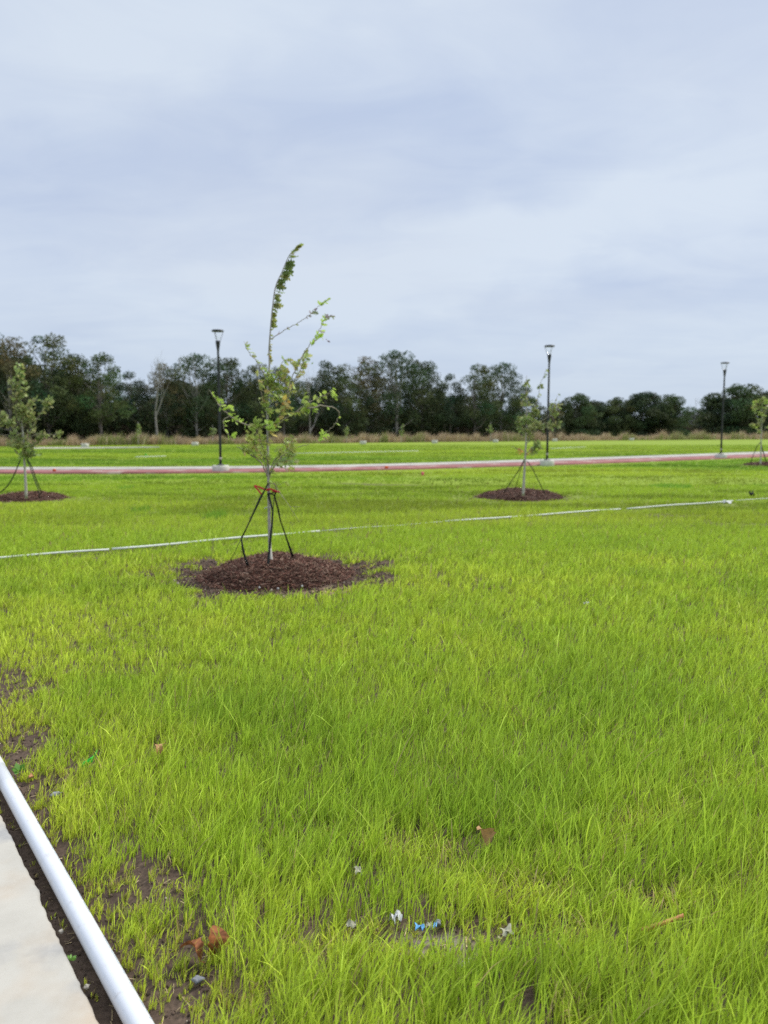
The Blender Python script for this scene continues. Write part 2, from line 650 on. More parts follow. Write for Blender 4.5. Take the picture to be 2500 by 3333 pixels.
# path across the lawn
PATHZ = 0.05
PX = [-900, -400, 0, 500, 940, 1300, 1650, 1900, 2350, 2500, 2800, 3100]
P_far = [1519, 1520, 1521, 1520, 1516, 1509, 1498.5, 1490.5, 1475, 1470, 1462, 1455]
P_mid = [1527, 1528, 1528.5, 1528, 1523, 1516, 1505.5, 1497, 1482, 1476.5, 1467.5, 1459.5]
P_near = [1538, 1538, 1538, 1537.5, 1532, 1525, 1515, 1507.5, 1491, 1485, 1475, 1466]
path_far = np.array([gnd(a, b, PATHZ) for a, b in zip(PX, P_far)])
path_mid = np.array([gnd(a, b, PATHZ) for a, b in zip(PX, P_mid)])
path_near = np.array([gnd(a, b, PATHZ) for a, b in zip(PX, P_near)])


def path_y(arr, x):
    return np.interp(x, arr[:, 0], arr[:, 1])


# far edge of the lawn
def edgeD(px):
    return np.interp(px, [-900, 0, 800, 1650, 2500, 3400], [66, 70, 82, 102, 125, 150])


_ex = np.linspace(-900, 3400, 60)
_edge = np.array([(ray(p, 1440)[0] / ray(p, 1440)[1] * edgeD(p), edgeD(p)) for p in _ex])


def edge_y(x):
    return np.interp(x, _edge[:, 0], _edge[:, 1])


# slim white pipes lying in the lawn: (px0,py0,px1,py1)
PIPES = [(-420, 1843, 355, 1786, 0.017), (365, 1785, 1040, 1726, 0.020), (1046, 1725, 1440, 1697, 0.006), (1447, 1696, 2020, 1655, 0.017), (2040, 1653.5, 2385, 1629, 0.017), (2395, 1628, 2760, 1602, 0.008)]
FPIPES = [(960, 1475.5, 1362, 1467.5), (1790, 1459.5, 1905, 1455), (440, 1487, 540, 1484.5)]
PZ = 0.05
pipe_w = [(gnd(a, b, PZ), gnd(c, d, PZ), r) for a, b, c, d, r in PIPES]
fpipe_w = [(gnd(a, b, 0.06), gnd(c, d, 0.06)) for a, b, c, d in FPIPES]


def H(x, y):
    """terrain height"""
    x = np.asarray(x, float)
    y = np.asarray(y, float)
    d = np.hypot(x, y)
    h = (fbm(x * 0.35, y * 0.35, 1, 3) - 0.5) * 0.05 * sst(d, 3, 8) * (1 - sst(d, 24, 27))
    near = 1 - sst(d, 5, 9)
    h = h + near * ((fbm(x * 9, y * 9, 2, 4) - 0.5) * 0.022 + (fbm(x * 34, y * 34, 4, 3) - 0.5) * 0.014)
    s = sdist(x, y)
    band = sst(s, SLAB_S - 0.03, SLAB_S + 0.02)
    h = np.where(d < 12, h * (0.15 + 0.85 * band) - 0.03 * (1 - sst(s, -0.02, 0.35)) * (1 - sst(d, 6, 12)), h)
    qm_ = np.hypot(x - MOUNDS[0][0], y - MOUNDS[0][1])
    h = h + (fbm(x * 11, y * 11, 2, 4) - 0.5) * 0.05 * (1 - sst(qm_, 1.2, 1.8))
    # shallow swale in front of the red track, deeper to the right
    sw = np.exp(-((y - 22.2 - 0.06 * x) / 1.1) ** 2) * (0.05 + 0.16 * sst(x, -4, 4))
    h = h - sw
    # mounds stand on flat ground
    for mx, my, mr, mh in MOUNDS:
        q = np.hypot(x - mx, y - my)
        h = h * (sst(q, mr, mr + 0.8) if my > 10 else 1.0)
    py0 = path_y(path_near, x)
    py1 = path_y(path_far, x)
    k = sst(y, py0 - 1.5, py0 - 0.4) * (1 - sst(y, py1 + 0.3, py1 + 1.5))
    h = h * (1 - k)
    return h


# bare / thin patches: px, py, rx(m), ry(m), strength
BARE = [(450, 2880, 0.12, 0.10, 1.0), (40, 2440, 0.14, 0.24, 1.0), (560, 2920, 0.10, 0.05, .6), (120, 2560, 0.13, 0.12, 0.6), (1390, 3085, 0.20, 0.10, .75), (1230, 3060, 0.14, 0.08, .6), (1540, 3060, 0.16, 0.08, 0.5),
        (1030, 3100, 0.12, 0.06, 0.8), (600, 3080, 0.09, 0.07, 0.7), (620, 3200, 0.10, 0.06, 0.5), (560, 3300, 0.25, 0.07, 0.4), (780, 3290, 0.12, 0.08, 0.45),
        (1600, 2830, 0.40, 0.28, 0.25), (1840, 3060, 0.12, 0.06, 0.7), (1830, 2950, 0.35, 0.12, 0.25), (2230, 2940, 0.2, 0.1, 0.4), (1350, 2780, 0.25, 0.15, 0.2), (430, 2200, 0.8, 0.10, 0.25),
        (-60, 2280, 0.4, 0.35, 0.5), (2000, 2700, 0.3, 0.1, 0.3), (950, 2750, 0.15, 0.1, 0.3), (2350, 2580, 0.3, 0.1, .3),
        (2200, 1682, 0.5, 0.22, 0.9), (2420, 1712, 0.7, 0.25, 0.6), (1250, 1566, 1.8, 0.22, 0.9), (250, 1712, 0.5, 0.15, 0.5), (2290, 1925, 0.4, 0.08, 0.3)]
BARE = [(gnd(a, b)[0], gnd(a, b)[1], rx, ry, st) for a, b, rx, ry, st in BARE]


def cover(x, y):
    """0 bare .. 1 lush"""
    s = sdist(x, y)
    nz = fbm(x * 5, y * 5, 3, 3) - 0.5
    nz2 = fbm(x * 1.6, y * 1.6, 5, 3) - 0.5
    c = 0.66 + 0.38 * sst(s + nz * 0.35 + nz2 * 0.15, 0.05, 0.42)
    c = np.where(s < 0.0, 0.20 + nz * 0.3, c)
    c = np.where((s < 0.09) & (s > -0.09) & (y < 9), c * 0.25, c)
    c = np.where(s < -0.09, 0.36 + nz * 1.2, c)
    c = c - 0.42 * sst(nz, 0.15, 0.28) * (1 - sst(y, 3.2, 5))
    for bx, by, rx, ry, st in BARE:
        q = np.sqrt(((x - bx) / rx) ** 2 + ((y - by) / ry) ** 2) + nz * 1.3
        c = c - st * (1 - sst(q, 0.55, 1.35))
    for mx, my, mr, mh in MOUNDS:
        q = np.hypot(x - mx, y - my) + nz * 0.5
        c = np.where(q < mr * 1.08, -1, c)
        rr = 1.0 if my < 10 else 0.35
        c = c - rr * 1.0 * (1 - sst(q + (nz2 * 0.5 + nz * 1.3) * (rr > .5), mr - 0.02, mr + 0.62 * (rr > .5) + 0.12))
        if my < 10:
            c = c - 0.65 * (1 - sst(np.hypot((x - mx - .25) / 1.5, y - my + 0.02) + nz * 1.6, mr * 0.80, mr * 1.15))
    return c


def inside_path(x, y):
    return (y > path_y(path_near, x) - 0.35) & (y < path_y(path_far, x) + 0.05)


# ------------------------------------------------------------------ ground sheet
def axis(segs):
    o = []
    for a, b, st in segs:
        o.append(np.arange(a, b, st))
    return np.concatenate(o)


gx_pos = np.concatenate((np.arange(2.2, 8, 0.12), 8 * 1.12 ** np.arange(0, 46)))
gx_neg = -np.concatenate((np.arange(2.2, 8, 0.12), 8 * 1.12 ** np.arange(0, 46)))[::-1]
gx = np.concatenate((gx_neg, np.arange(-2.2, 2.2, 0.022)[1:], gx_pos))
gy = np.concatenate((-60 * 1.0 / 1.6 ** np.arange(0, 8), np.arange(0, 1.4, 0.1), np.arange(1.4, 5.0, 0.02), np.arange(5.0, 6.6, 0.05), np.arange(6.6, 9.3, 0.03), np.arange(9.3, 12, 0.08), np.arange(12, 36, 0.25), 36 * 1.06 ** np.arange(0, 62)))
GX, GY = np.meshgrid(gx, gy, indexing='ij')
GZ = H(GX, GY)
nx, ny = GX.shape
V = np.stack((GX, GY, GZ), -1).reshape(-1, 3)
idx = np.arange(nx * ny).reshape(nx, ny)
Fq = np.stack((idx[:-1, :-1], idx[1:, :-1], idx[1:, 1:], idx[:-1, 1:]), -1).reshape(-1)
cv_ = np.clip(cover(V[:, 0], V[:, 1]), 0, 1)
dd = np.hypot(V[:, 0], V[:, 1])
soil = np.stack([np.full(len(V), q) for q in (0.082, 0.057, 0.041)], -1)
so2 = fbm(V[:, 0] * 7, V[:, 1] * 7, 6, 4)[:, None]
soil = soil * (0.65 + 0.75 * so2)
# dry sandy soil beside the main mulch bed
sandy = np.exp(-(((V[:, 0] - gnd(1060, 1925)[0]) / 0.35) ** 2 + ((V[:, 1] - gnd(1060, 1925)[1]) / 0.14) ** 2))[:, None]
soil = soil * (1 - sandy) + np.array((0.34, 0.24, 0.14)) * sandy
dusty = np.exp(-(((V[:, 0] - gnd(1420, 3085)[0]) / 0.11) ** 2 + ((V[:, 1] - gnd(1420, 3085)[1]) / 0.06) ** 2))[:, None] * (fbm(V[:, 0] * 30, V[:, 1] * 30, 2, 2)[:, None] > 0.5)
soil = soil * (1 - dusty * .7) + np.array((0.30, 0.26, 0.21)) * dusty * .7
green = np.array((0.20, 0.27, 0.03))
k = (sst(dd, 7, 24) * np.clip(cv_ * 1.2, 0, 1))[:, None]
gcol = soil * (1 - k) + green * k
ground = npmesh('ground', V, Fq, np.full(len(Fq) // 4, 4), M_soil, cols=gcol, smooth=True)
tag(ground, 'flat brown soil ground under the lawn', 'ground', kind='structure')

# ------------------------------------------------------------------ grass
YG = np.array((0.70, 0.78, 0.085))
MG = np.array((0.48, 0.63, 0.058))
DG = np.array((0.22, 0.38, 0.04))
DRY = np.array((0.46, 0.36, 0.15))
SMAX = 12500.0


def dens(d):
    return SMAX * np.minimum(1.0, (3.0 / d) ** 1.72)


CLEAR = [(290, 2470, 0.09), (520, 2440, 0.08), (2150, 3005, 0.07), (692, 3075, 0.04), (1568, 2735, 0.05), (1290, 3010, 0.04), (1145, 3020, 0.04), (1648, 3040, 0.045), (1395, 3035, 0.07), (1165, 2845, 0.05), (644, 3195, 0.05), (2364, 1645, 0.3), (2447, 1618, 0.2), (1907, 1970, 0.12), (185, 2590, 0.05), (1371, 1548, 0.8)]


def make_grass():
    ds = np.linspace(1.15, 78, 4000)
    wd = 1.12 * ds + 2.6
    pdf = dens(ds) * wd
    cdf = np.cumsum(pdf) * (ds[1] - ds[0])
    total = int(cdf[-1])
    cdf /= cdf[-1]
    g = np.random.default_rng(11)
    TU = 6
    nt_ = total // TU
    dt = np.interp(g.random(nt_), cdf, ds)
    xt = (g.random(nt_) - 0.5) * (1.12 * dt + 2.6)
    d = np.repeat(dt, TU)
    sp = 0.014 * np.sqrt(SMAX / dens(d)) * g.random(len(d)) ** 0.5 * 1.6
    ang = g.random(len(d)) * 2 * np.pi
    x = np.repeat(xt, TU) + sp * np.cos(ang)
    y = np.repeat(dt, TU) + sp * np.sin(ang)
    c = cover(x, y)
    s = sdist(x, y)
    ct = cover(xt, dt)
    keep = (g.random(len(x)) < np.clip(0.25 + c * 1.0, 0, 1)) & np.repeat(g.random(nt_) < np.clip(ct * 1.3 - 0.08, 0, 1), TU) & (c > 0)
    gap = 0.42 + 1.1 * sst(vn(x * 17, y * 17, 2) * .6 + vn(x * 41, y * 41, 5) * .4, 0.33, 0.60)
    keep &= g.random(len(x)) < np.where(y < 9, gap + sst(y, 4, 9) * .5, 1)
    keep &= ~((s < SLAB_S + 0.015) & (y < 12))
    keep &= ~((np.abs(s) < PR * 1.1) & (y < 12))
    keep &= ~inside_path(x, y)
    keep &= y < edge_y(x) + 1
    # a second sowing: sparse short sprouts on the thin ground near the walk and round the mulch
    ns = 50000
    yt = g.uniform(1.25, 9.2, ns)
    yt = np.where(g.random(ns) < 0.62, g.uniform(1.25, 4.3, ns), yt)
    xs_ = g.uniform(-0.62, 0.56, ns) * (1.05 * yt + 1.3)
    cs_ = cover(xs_, yt)
    ss_ = sdist(xs_, yt)
    qm = np.hypot(xs_ - MOUNDS[0][0], yt - MOUNDS[0][1])
    pk = np.where(ss_ < 0, 0.30, 0.30 + 0.75 * np.clip(cs_ + 0.1, 0, 1)) * (0.15 + 1.1 * sst(fbm(xs_ * 13, yt * 13, 5, 2), 0.35, 0.6))
    ok = (cs_ < 0.85) & (g.random(ns) < pk) & (qm > MOUNDS[0][2] * 1.0) & (ss_ > SLAB_S + 0.02) & (np.abs(ss_) > PR * 1.25)
    xs_, yt = xs_[ok], yt[ok]
    xk, yk = np.repeat(xs_, TU), np.repeat(yt, TU)
    ak = g.random(len(xk)) * 2 * np.pi
    xk = xk + 0.010 * g.random(len(xk)) * np.cos(ak)
    yk = yk + 0.010 * g.random(len(xk)) * np.sin(ak)
    m0 = int(keep.sum())
    x, y, ang = np.concatenate((x[keep], xk)), np.concatenate((y[keep], yk)), np.concatenate((ang[keep], ak))
    d = np.concatenate((d[keep], yk))
    n = len(x)
    c, s = cover(x, y), sdist(x, y)
    spr = np.arange(n) >= m0
    nzb = fbm(x * 0.7, y * 0.7, 6, 3)
    nzs = fbm(x * 3.1, y * 3.1, 7, 3)
    hb = 0.042 + 0.060 * sst(c + (nzs - 0.5) * 0.8, 0.35, 1.05)
    hb = np.where(spr, 0.040 + 0.02 * np.clip(c, 0, 1), hb)
    hb = np.where(s < 0, 0.022, hb)
    lush = np.exp(-(((x - gnd(760, 2330)[0]) / 0.55) ** 2 + ((y - gnd(760, 2330)[1]) / 0.45) ** 2))
    lush2 = np.exp(-(((x - gnd(1900, 2300)[0]) / 1.6) ** 2 + ((y - gnd(1900, 2300)[1]) / 0.9) ** 2))
    lush3 = np.exp(-(((x - gnd(1750, 3280)[0]) / 0.75) ** 2 + ((y - gnd(1750, 3280)[1]) / 0.16) ** 2))
    hb *= 1 + 0.30 * lush3
    hb *= 1 + 0.35 * lush + 0.15 * lush2 + 0.30 * (nzb - 0.5)
    hb *= 1 - 0.16 * sst(y, 2.6, 3.6)
    hb *= 1 - 0.40 * sst(y, 9, 22)
    # thinner, paler grass round the left edge of the lawn
    yl = np.exp(-(((x - gnd(0, 2150)[0]) / 1.3) ** 2 + ((y - gnd(0, 2150)[1]) / 1.1) ** 2))
    hb *= 1 - 0.35 * yl
    # pressed down in front of the slim pipes
    for a, b, r in pipe_w:
        t = (x - a[0]) / (b[0] - a[0])
        yy = a[1] + t * (b[1] - a[1])
        inn = (t > -0.02) & (t < 1.02)
        q = yy - y
        hide = fbm(x * 1.7 + 3, x * 0 + 2, 4, 3)
        f = np.where(inn & (q > -0.06) & (q < 0.55), np.where(hide > 0.46, 0.45 + 3.4 * np.minimum(hide - 0.46, .15), 0.45), 1.0)
        hb = hb * f
    for a, b in fpipe_w:
        t = (x - a[0]) / (b[0] - a[0])
        yy = a[1] + t * (b[1] - a[1])
        inn = (t > 0) & (t < 1)
        q = yy - y
        hb = hb * np.where(inn & (q > -0.1) & (q < 2.5), 0.45, 1.0)
    for mx, my, mr, mh in MOUNDS:
        q = np.hypot(x - mx, y - my)
        dep = 0.45 if my < 10 else 1.3
        hb = hb * np.where((q < mr + dep) & (y < my + mr * .4), 0.42 + 0.58 * sst(q, mr + dep * .45, mr + dep), 1.0)
    q = path_y(path_near, x) - y
    hb = hb * np.where(q > 0, 0.35 + 0.65 * sst(q, 0.9, 2.6), 1.0)
    for a_, b_, r_ in CLEAR:
        p_ = gnd(a_, b_)
        hb = hb * (0.42 + 0.58 * sst(np.hypot(x - p_[0], (y - p_[1] + r_ * .7) * 0.8), r_ * .6, r_ * 1.3))
    h = hb * np.exp(g.normal(0, 0.30, n))
    wsc = np.sqrt(SMAX / dens(d))
    wd = (0.0020 + 0.0030 * g.random(n) ** 1.5) * np.minimum(wsc ** 1.05, 11) * np.where(s < 0.35, 0.9, 1)
    long_ = g.random(n) < 0.05
    h = np.where(long_ & (c > 0.5), h * 1.45, h)
    # colour
    thin = 1 - sst(c, 0.35, 0.95)
    t1 = np.clip(0.60 * thin + 1.1 * (nzs - 0.5) + 0.30 * yl + 0.25 + 0.8 * (0.5 - nzb), 0, 1) ** 1.0
    t1 = np.where(y > 9, np.clip(0.12 + 2.6 * (fbm(x * 0.045, y * 0.28, 2, 3) - 0.5) + 0.7 * (nzb - .5), 0, 1), t1)
    t1 = t1[:, None]
    col = MG * (1 - t1) + YG * t1
    dk = np.clip(0.40 * lush + 0.10 * lush2 + 0.28 * lush3 + g.random(n) * 0.25 + 0.9 * np.clip(nzb - 0.56, 0, 1), 0, 1)[:, None]
    col = col * (1 - dk) + DG * dk
    sw = (np.exp(-((y - 22.0 - 0.06 * x) / 0.9) ** 2) * sst(x, -5, 3) * 0.55)[:, None]
    col = col * (1 - sw) + np.array((0.17, 0.20, 0.04)) * sw
    dryf = (g.random(n) < (0.025 + 0.22 * thin + 0.10 * (s < 0)))[:, None]
    col = np.where(dryf, DRY * (0.6 + 0.6 * g.random(n))[:, None], col)
    dband = (sst(y, 9, 14) * sst(fbm(x * 0.05 + 30, y * 0.33, 4, 3), 0.46, 0.62) * 0.9)[:, None]
    col = col * (1 - dband) + (DG * 1.15) * dband
    vv = np.where(y < 9, 1.0, 0.45)
    col = col * (1 + vv * (0.85 * g.random(n) - 0.47))[:, None]
    stk = fbm(x * 0.35 + 11, y * 1.3, 6, 3)
    col = col * (1 - sst(y, 10, 16) * (0.10 + 0.34 * sst(stk, 0.46, 0.62)))[:, None]
    # dark green clumps scattered in the middle distance
    for a, b, r in ((455, 1664, 0.16), (880 - 470, 1590, 0.2), (2180, 1584, 0.5), (700, 1685, 0.2)):
        q = gnd(a, b)
        m_ = np.hypot((x - q[0]), (y - q[1]) * 0.6) < r
        col[m_] = DG * 1.1
        h[m_] *= 1.5
    # shape
    fan = g.normal(0, 0.16, n)
    lean = 0.10 + np.abs(g.normal(0, 0.22, n)) + 0.25 * long_ + 0.25 * np.clip(thin, 0, 1) * (s > 0.3)
    az = g.random(n) * 2 * np.pi
    lx = np.cos(az) * lean + 0.16 + fan * np.cos(ang) * 0
    ly = np.sin(az) * lean
    fz = g.random(n) * np.pi            # facing of the flat blade
    wx, wy = np.cos(fz), np.sin(fz) * 0.8
    bx0, by0 = x, y
    z0 = H(x, y) - 0.004
    near = d < 11
    verts, loops, tots, cols = [], [], [], []
    off = 0
    for sel, ts in ((near, (0.0, 0.4, 0.75)), (~near, (0.0, 0.55))):
        ii = np.nonzero(sel)[0]
        m_ = len(ii)
        if m_ == 0:
            continue
        K = len(ts) * 2 + 1
        P = np.zeros((m_, K, 3), np.float32)
        Cc = np.zeros((m_, K, 3), np.float32)
        hh = h[ii]
        for r, t in enumerate(list(ts) + [1.0]):
            bend = t ** 1.9
            cx = bx0[ii] + lx[ii] * hh * bend
            cy = by0[ii] + ly[ii] * hh * bend
            ll = np.minimum(np.hypot(lx[ii], ly[ii]), 1.3)
            cz = z0[ii] + hh * t * (1 - 0.28 * ll * t)
            ww = wd[ii] * (1.0 if t < 0.5 else 0.82) * 0.5
            cc = col[ii] * (0.94 + 0.10 * t)
            if r < len(ts):
                for sgn, o_ in ((-1, 0), (1, 1)):
                    P[:, r * 2 + o_, 0] = cx + sgn * wx[ii] * ww
                    P[:, r * 2 + o_, 1] = cy + sgn * wy[ii] * ww
                    P[:, r * 2 + o_, 2] = cz
                    Cc[:, r * 2 + o_] = cc
            else:
                P[:, K - 1, 0] = cx
                P[:, K - 1, 1] = cy
                P[:, K - 1, 2] = cz
                Cc[:, K - 1] = cc
        base = off + np.arange(m_)[:, None] * K
        rows = len(ts)
        pat = []
        tt = []
        for r in range(rows - 1):
            pat += [r * 2, r * 2 + 1, r * 2 + 3, r * 2 + 2]
            tt.append(4)
        pat += [rows * 2 - 2, rows * 2 - 1, K - 1]
        tt.append(3)
        loops.append((base + np.array(pat)[None, :]).reshape(-1))
        tots.append(np.tile(tt, m_))
        verts.append(P.reshape(-1, 3))
        cols.append(Cc.reshape(-1, 3))
        off += m_ * K
    print('blades', n, 'verts', off)
    o = npmesh('grass', np.concatenate(verts), np.concatenate(loops), np.concatenate(tots), M_grass, cols=np.concatenate(cols))
    tag(o, 'bright green young grass covering the whole lawn', 'grass', kind='stuff')


make_grass()

# ------------------------------------------------------------------ walk, track, paths
def strip(name, A, B, z, m, label, cat, thick=0.05):
    n = len(A)
    V = []
    for i in range(n):
        V += [(A[i][0], A[i][1], z), (B[i][0], B[i][1], z), (B[i][0], B[i][1], z - thick), (A[i][0], A[i][1], z - thick)]
    fs = []
    for i in range(n - 1):
        for k_ in range(4):
            k2 = (k_ + 1) % 4
            fs.append((i * 4 + k_, i * 4 + k2, (i + 1) * 4 + k2, (i + 1) * 4 + k_))
    fs += [(0, 1, 2, 3), ((n - 1) * 4 + 3, (n - 1) * 4 + 2, (n - 1) * 4 + 1, (n - 1) * 4)]
    b = MB()
    b.add(V, fs)
    return tag(b.build(name, m), label, cat, kind='structure')


def dense(P, n=12):
    return np.array(spline(P, n))


strip('concrete_path', dense(path_far), dense(path_mid), PATHZ + 0.012, M_path, 'pale concrete path crossing the lawn behind the red track', 'path', 0.1)
strip('red_track', dense(path_mid), dense(path_near), PATHZ, M_red, 'thin dull red track running along the near side of the pale path', 'track', 0.1)
fw = np.array([gnd(a, b, 0.05) for a, b in ((100, 1459.5), (300, 1458.5), (520, 1456))])
fw2 = np.array([gnd(a, b, 0.05) for a, b in ((100, 1456.5), (300, 1456), (520, 1454))])
strip('far_path', fw2, fw, 0.07, M_path, 'narrow strip of pale path at the far left edge of the lawn', 'path', 0.1)

# near slab with an irregular broken edge
sl = dense(slab_pts, 30)
sl = np.array(sl)
_al = (sl[:, :2] - PB[:2]) @ pdir
jit = (vn(_al * 9, _al * 0, 3) - 0.5) * 0.012 + (vn(_al * 45, _al * 0, 4) - 0.5) * 0.005
edge = sl[:, :2] + pnorm * jit[:, None]
b = MB()
n = len(edge)
V = []
for i in range(n):
    p = edge[i]
    q = p - pnorm * 0.012
    r_ = p - pnorm * 2.6
    V += [(r_[0], r_[1], SLABZ), (q[0], q[1], SLABZ), (p[0], p[1], SLABZ - 0.010), (p[0], p[1], -0.12), (r_[0], r_[1], -0.12)]
fs = []
for i in range(n - 1):
    for k_ in range(5):
        k2 = (k_ + 1) % 5
        fs.append((i * 5 + k_, i * 5 + k2, (i + 1) * 5 + k2, (i + 1) * 5 + k_))
fs += [tuple(range(5)), tuple((n - 1) * 5 + k_ for k_ in range(5))[::-1]]
b.add(V, fs)
tag(b.build('concrete_walk', M_concrete), 'pale stained concrete walk with a rough edge beside the big white pipe', 'walk', kind='structure')

# ------------------------------------------------------------------ big white pipe
pz = PR + 0.0
P0 = PB - np.array((pdir[0], pdir[1], 0)) * 1.1
P1 = PA + np.array((pdir[0], pdir[1], 0)) * 0.02
P2 = PA + np.array((pdir[0], pdir[1], 0)) * 2.6
jn = gnd(8, 2491, 0.03)
tj = np.dot((jn - PB)[:2], pdir)
PJ = PB + np.array((pdir[0], pdir[1], 0)) * tj
for q in (P0, PJ, P2):
    q[2] = pz - 0.008
big = empty('plastic_pipe', (P0[0], P0[1], 0), 'thick white plastic pipe lying between the concrete walk and the grass', 'pipe')
org = np.array((P0[0], P0[1], 0))
b = MB()
b.tube([P0 + (PJ - P0) * t for t in np.linspace(0, 1, 12)], PR, 40)
b.build('pipe_body', M_pvc, big, smooth=True, local=org)
b = MB()
ax = (P2 - PJ) / np.linalg.norm(P2 - PJ)
b.tube([PJ - ax * 0.002, PJ + ax * 0.003, PJ + ax * 0.2, PJ + ax * 0.25, P2], [PR + 0.0008, PR + 0.0012, PR + 0.0012, PR + 0.0006, PR + 0.0006], 40)
b.build('socket_end', M_pvc, big, smooth=True, local=org)
# faint printed line of tiny characters along its right flank
b = MB()
g = random.Random(3)
side = np.array((pnorm[0], pnorm[1], 0))
t = 0.95
LL = np.linalg.norm(PJ - P0)
while t < LL - 0.05:
    if g.random() < 0.62 and not (1.5 < t < 1.62):
        a_ = math.radians(40 + g.uniform(-3, 3))
        nrm = side * math.cos(a_) + np.array((0, 0, 1)) * math.sin(a_)
        tan = np.cross(ax, nrm)
        c_ = P0 + ax * t + nrm * (PR + 0.0003)
        hh, wv = 0.0035, g.uniform(0.002, 0.006)
        b.add([c_ - ax * wv - tan * hh, c_ + ax * wv - tan * hh, c_ + ax * wv + tan * hh, c_ - ax * wv + tan * hh], [(0, 1, 2, 3)])
    t += 0.010
b.build('print', M_print, big, local=org)

# ------------------------------------------------------------------ slim pipes in the lawn
lbl = ['slim white pipe in the grass running off the left edge of the lawn', 'slim white pipe in the grass passing behind the trunk of the largest sapling',
       'slim white pipe nearly hidden in grass right of the largest sapling', 'slim white pipe in the grass in front of the sapling beside the middle lamp post',
       'slim white pipe in the grass ending at the crumpled white litter', 'thin pipe sunk in the grass running off the right edge of the lawn']
for (a, b_, r), lb in zip(pipe_w, lbl):
    m_ = MB()
    pts = []
    for t in np.linspace(0, 1, 14):
        p = a + (b_ - a) * t
        p[2] = PZ - 0.008 + 0.012 * math.sin(t * 9 + a[0]) * 0.4
        pts.append(p)
    m_.tube(pts, r * 0.75, 12)
    tag(m_.build('slim_pipe', M_pvcf, smooth=True), lb, 'pipe', 'slim white pipes laid across the lawn')
lbl = ['long slim white pipe on the far lawn just right of the largest sapling', 'short slim white pipe on the far lawn behind the middle lamp post', 'slim white pipe on the far lawn between left sapling and left lamp post']
for (a, b_), lb in zip(fpipe_w, lbl):
    m_ = MB()
    m_.tube([a + (b_ - a) * t for t in np.linspace(0, 1, 5)], 0.019, 10)
    tag(m_.build('slim_pipe', M_pvcf, smooth=True), lb, 'pipe', 'white pipes on the far lawn')


# ------------------------------------------------------------------ lamp posts
def lamp_post():
    root = bpy.data.objects.new('lamp_post', None)
    C.objects.link(root)
    b = MB()
    b.lathe([(0.14, 0.20), (0.14, 0.225), (0.065, 0.24), (0.06, 0.27)], seg=24)
    b.build('base_plate', M_black, root)
    for k_ in range(4):
        a_ = math.pi / 4 + k_ * math.pi / 2
        b = MB()
        b.lathe([(0.014, 0.225), (0.014, 0.255)], (0.115 * math.cos(a_), 0.115 * math.sin(a_), 0), 6)
        b.build('anchor_bolt', M_black, root)
    b = MB()
    b.lathe([(0.048, 0.24), (0.047, 0.8), (0.045, 2.0), (0.041, 3.2), (0.037, 4.25), (0.040, 4.26), (0.040, 4.30)], seg=20)
    b.build('pole', M_black, root, smooth=True)
    b = MB()
    b.lathe([(0.051, 0.42), (0.051, 0.50)], seg=20)
    b.build('hand_hole_band', M_path, root)
    b = MB()
    b.lathe([(0.036, 4.24), (0.045, 4.30), (0.075, 4.50), (0.085, 4.585), (0.078, 4.60), (0.03, 4.615)], seg=24)
    b.build('lantern_neck', M_black, root, smooth=True)
    b = MB()
    b.lathe([(0.205, 4.925), (0.213, 4.94), (0.213, 4.965), (0.17, 4.985), (0.05, 5.0)], seg=36)
    b.build('lantern_cap', M_black, root)
    for k_ in range(3):
        a_ = 0.15 + k_ * math.pi * 2 / 3
        b = MB()
        cs, sn = math.cos(a_), math.sin(a_)
        b.tube([(0.075 * cs, 0.075 * sn, 4.58), (0.14 * cs, 0.14 * sn, 4.76), (0.198 * cs, 0.198 * sn, 4.935)], 0.008, 6)
        b.build('arm', M_black, root)
    b = MB()
    b.lathe([(0.078, 4.605), (0.185, 4.925)], seg=28)
    b.build('clear_lens', M_glass, root)
    return root


def footing():
    b = MB()
    b.lathe([(0.30, -0.2), (0.30, 0.225), (0.285, 0.24)], seg=32)
    return b


def copy_tree(o, parent=None):
    c = o.copy()
    C.objects.link(c)
    c.parent = parent
    for ch in list(o.children):
        copy_tree(ch, c)
    return c


lamps = [(718.5, 1538, 'black lamp post beside the left end of the red track, nearest and tallest', 27.5),
         (1780.5, 1517, 'black lamp post at the middle, just right of a staked sapling', 32.3),
         (2346.5, 1493.6, 'smallest black lamp post near the right end of the red track', 40.5)]
proto = lamp_post()
bf = footing()
fproto = bf.build('concrete_footing', M_foot)
for i, (px, py, lb, _) in enumerate(lamps):
    p = gnd(px, py)
    p[1] += 0.285
    p[0] = atY(px, py - 12, p[1])[0]
    o = proto if i == 0 else copy_tree(proto)
    o.location = (p[0], p[1], 0.03)
    o.rotation_euler.z = (0.0, 0.7, 0.35)[i]
    tag(o, lb, 'lamp post', 'black lamp posts along the red track')
    f_ = fproto if i == 0 else fproto.copy()
    if i:
        C.objects.link(f_)
    f_.location = (p[0], p[1], 0.0)
    tag(f_, ('round concrete footing under the left lamp post', 'round concrete footing under the middle lamp post', 'round concrete footing under the right lamp post')[i], 'footing', 'concrete footings carrying lamp posts')
ff = [(277, 1456, 'at far left, left of the pale bare tree'), (635, 1450.5, 'left of the left lamp post'), (936, 1447.5, 'just right of the largest sapling'), (1182, 1445.5, 'before the tallest middle trees'),
      (1415, 1443, 'before the wood, left of the middle sapling'), (1613, 1440, 'just left of the middle sapling'), (1806, 1437, 'just right of the middle lamp post'), (2056, 1434, 'before the low right-hand wood')]
bf = MB()
bf.lathe([(0.26, -0.2), (0.26, 0.32), (0.24, 0.34)], seg=20)
fp2 = bf.build('concrete_footing', M_foot)
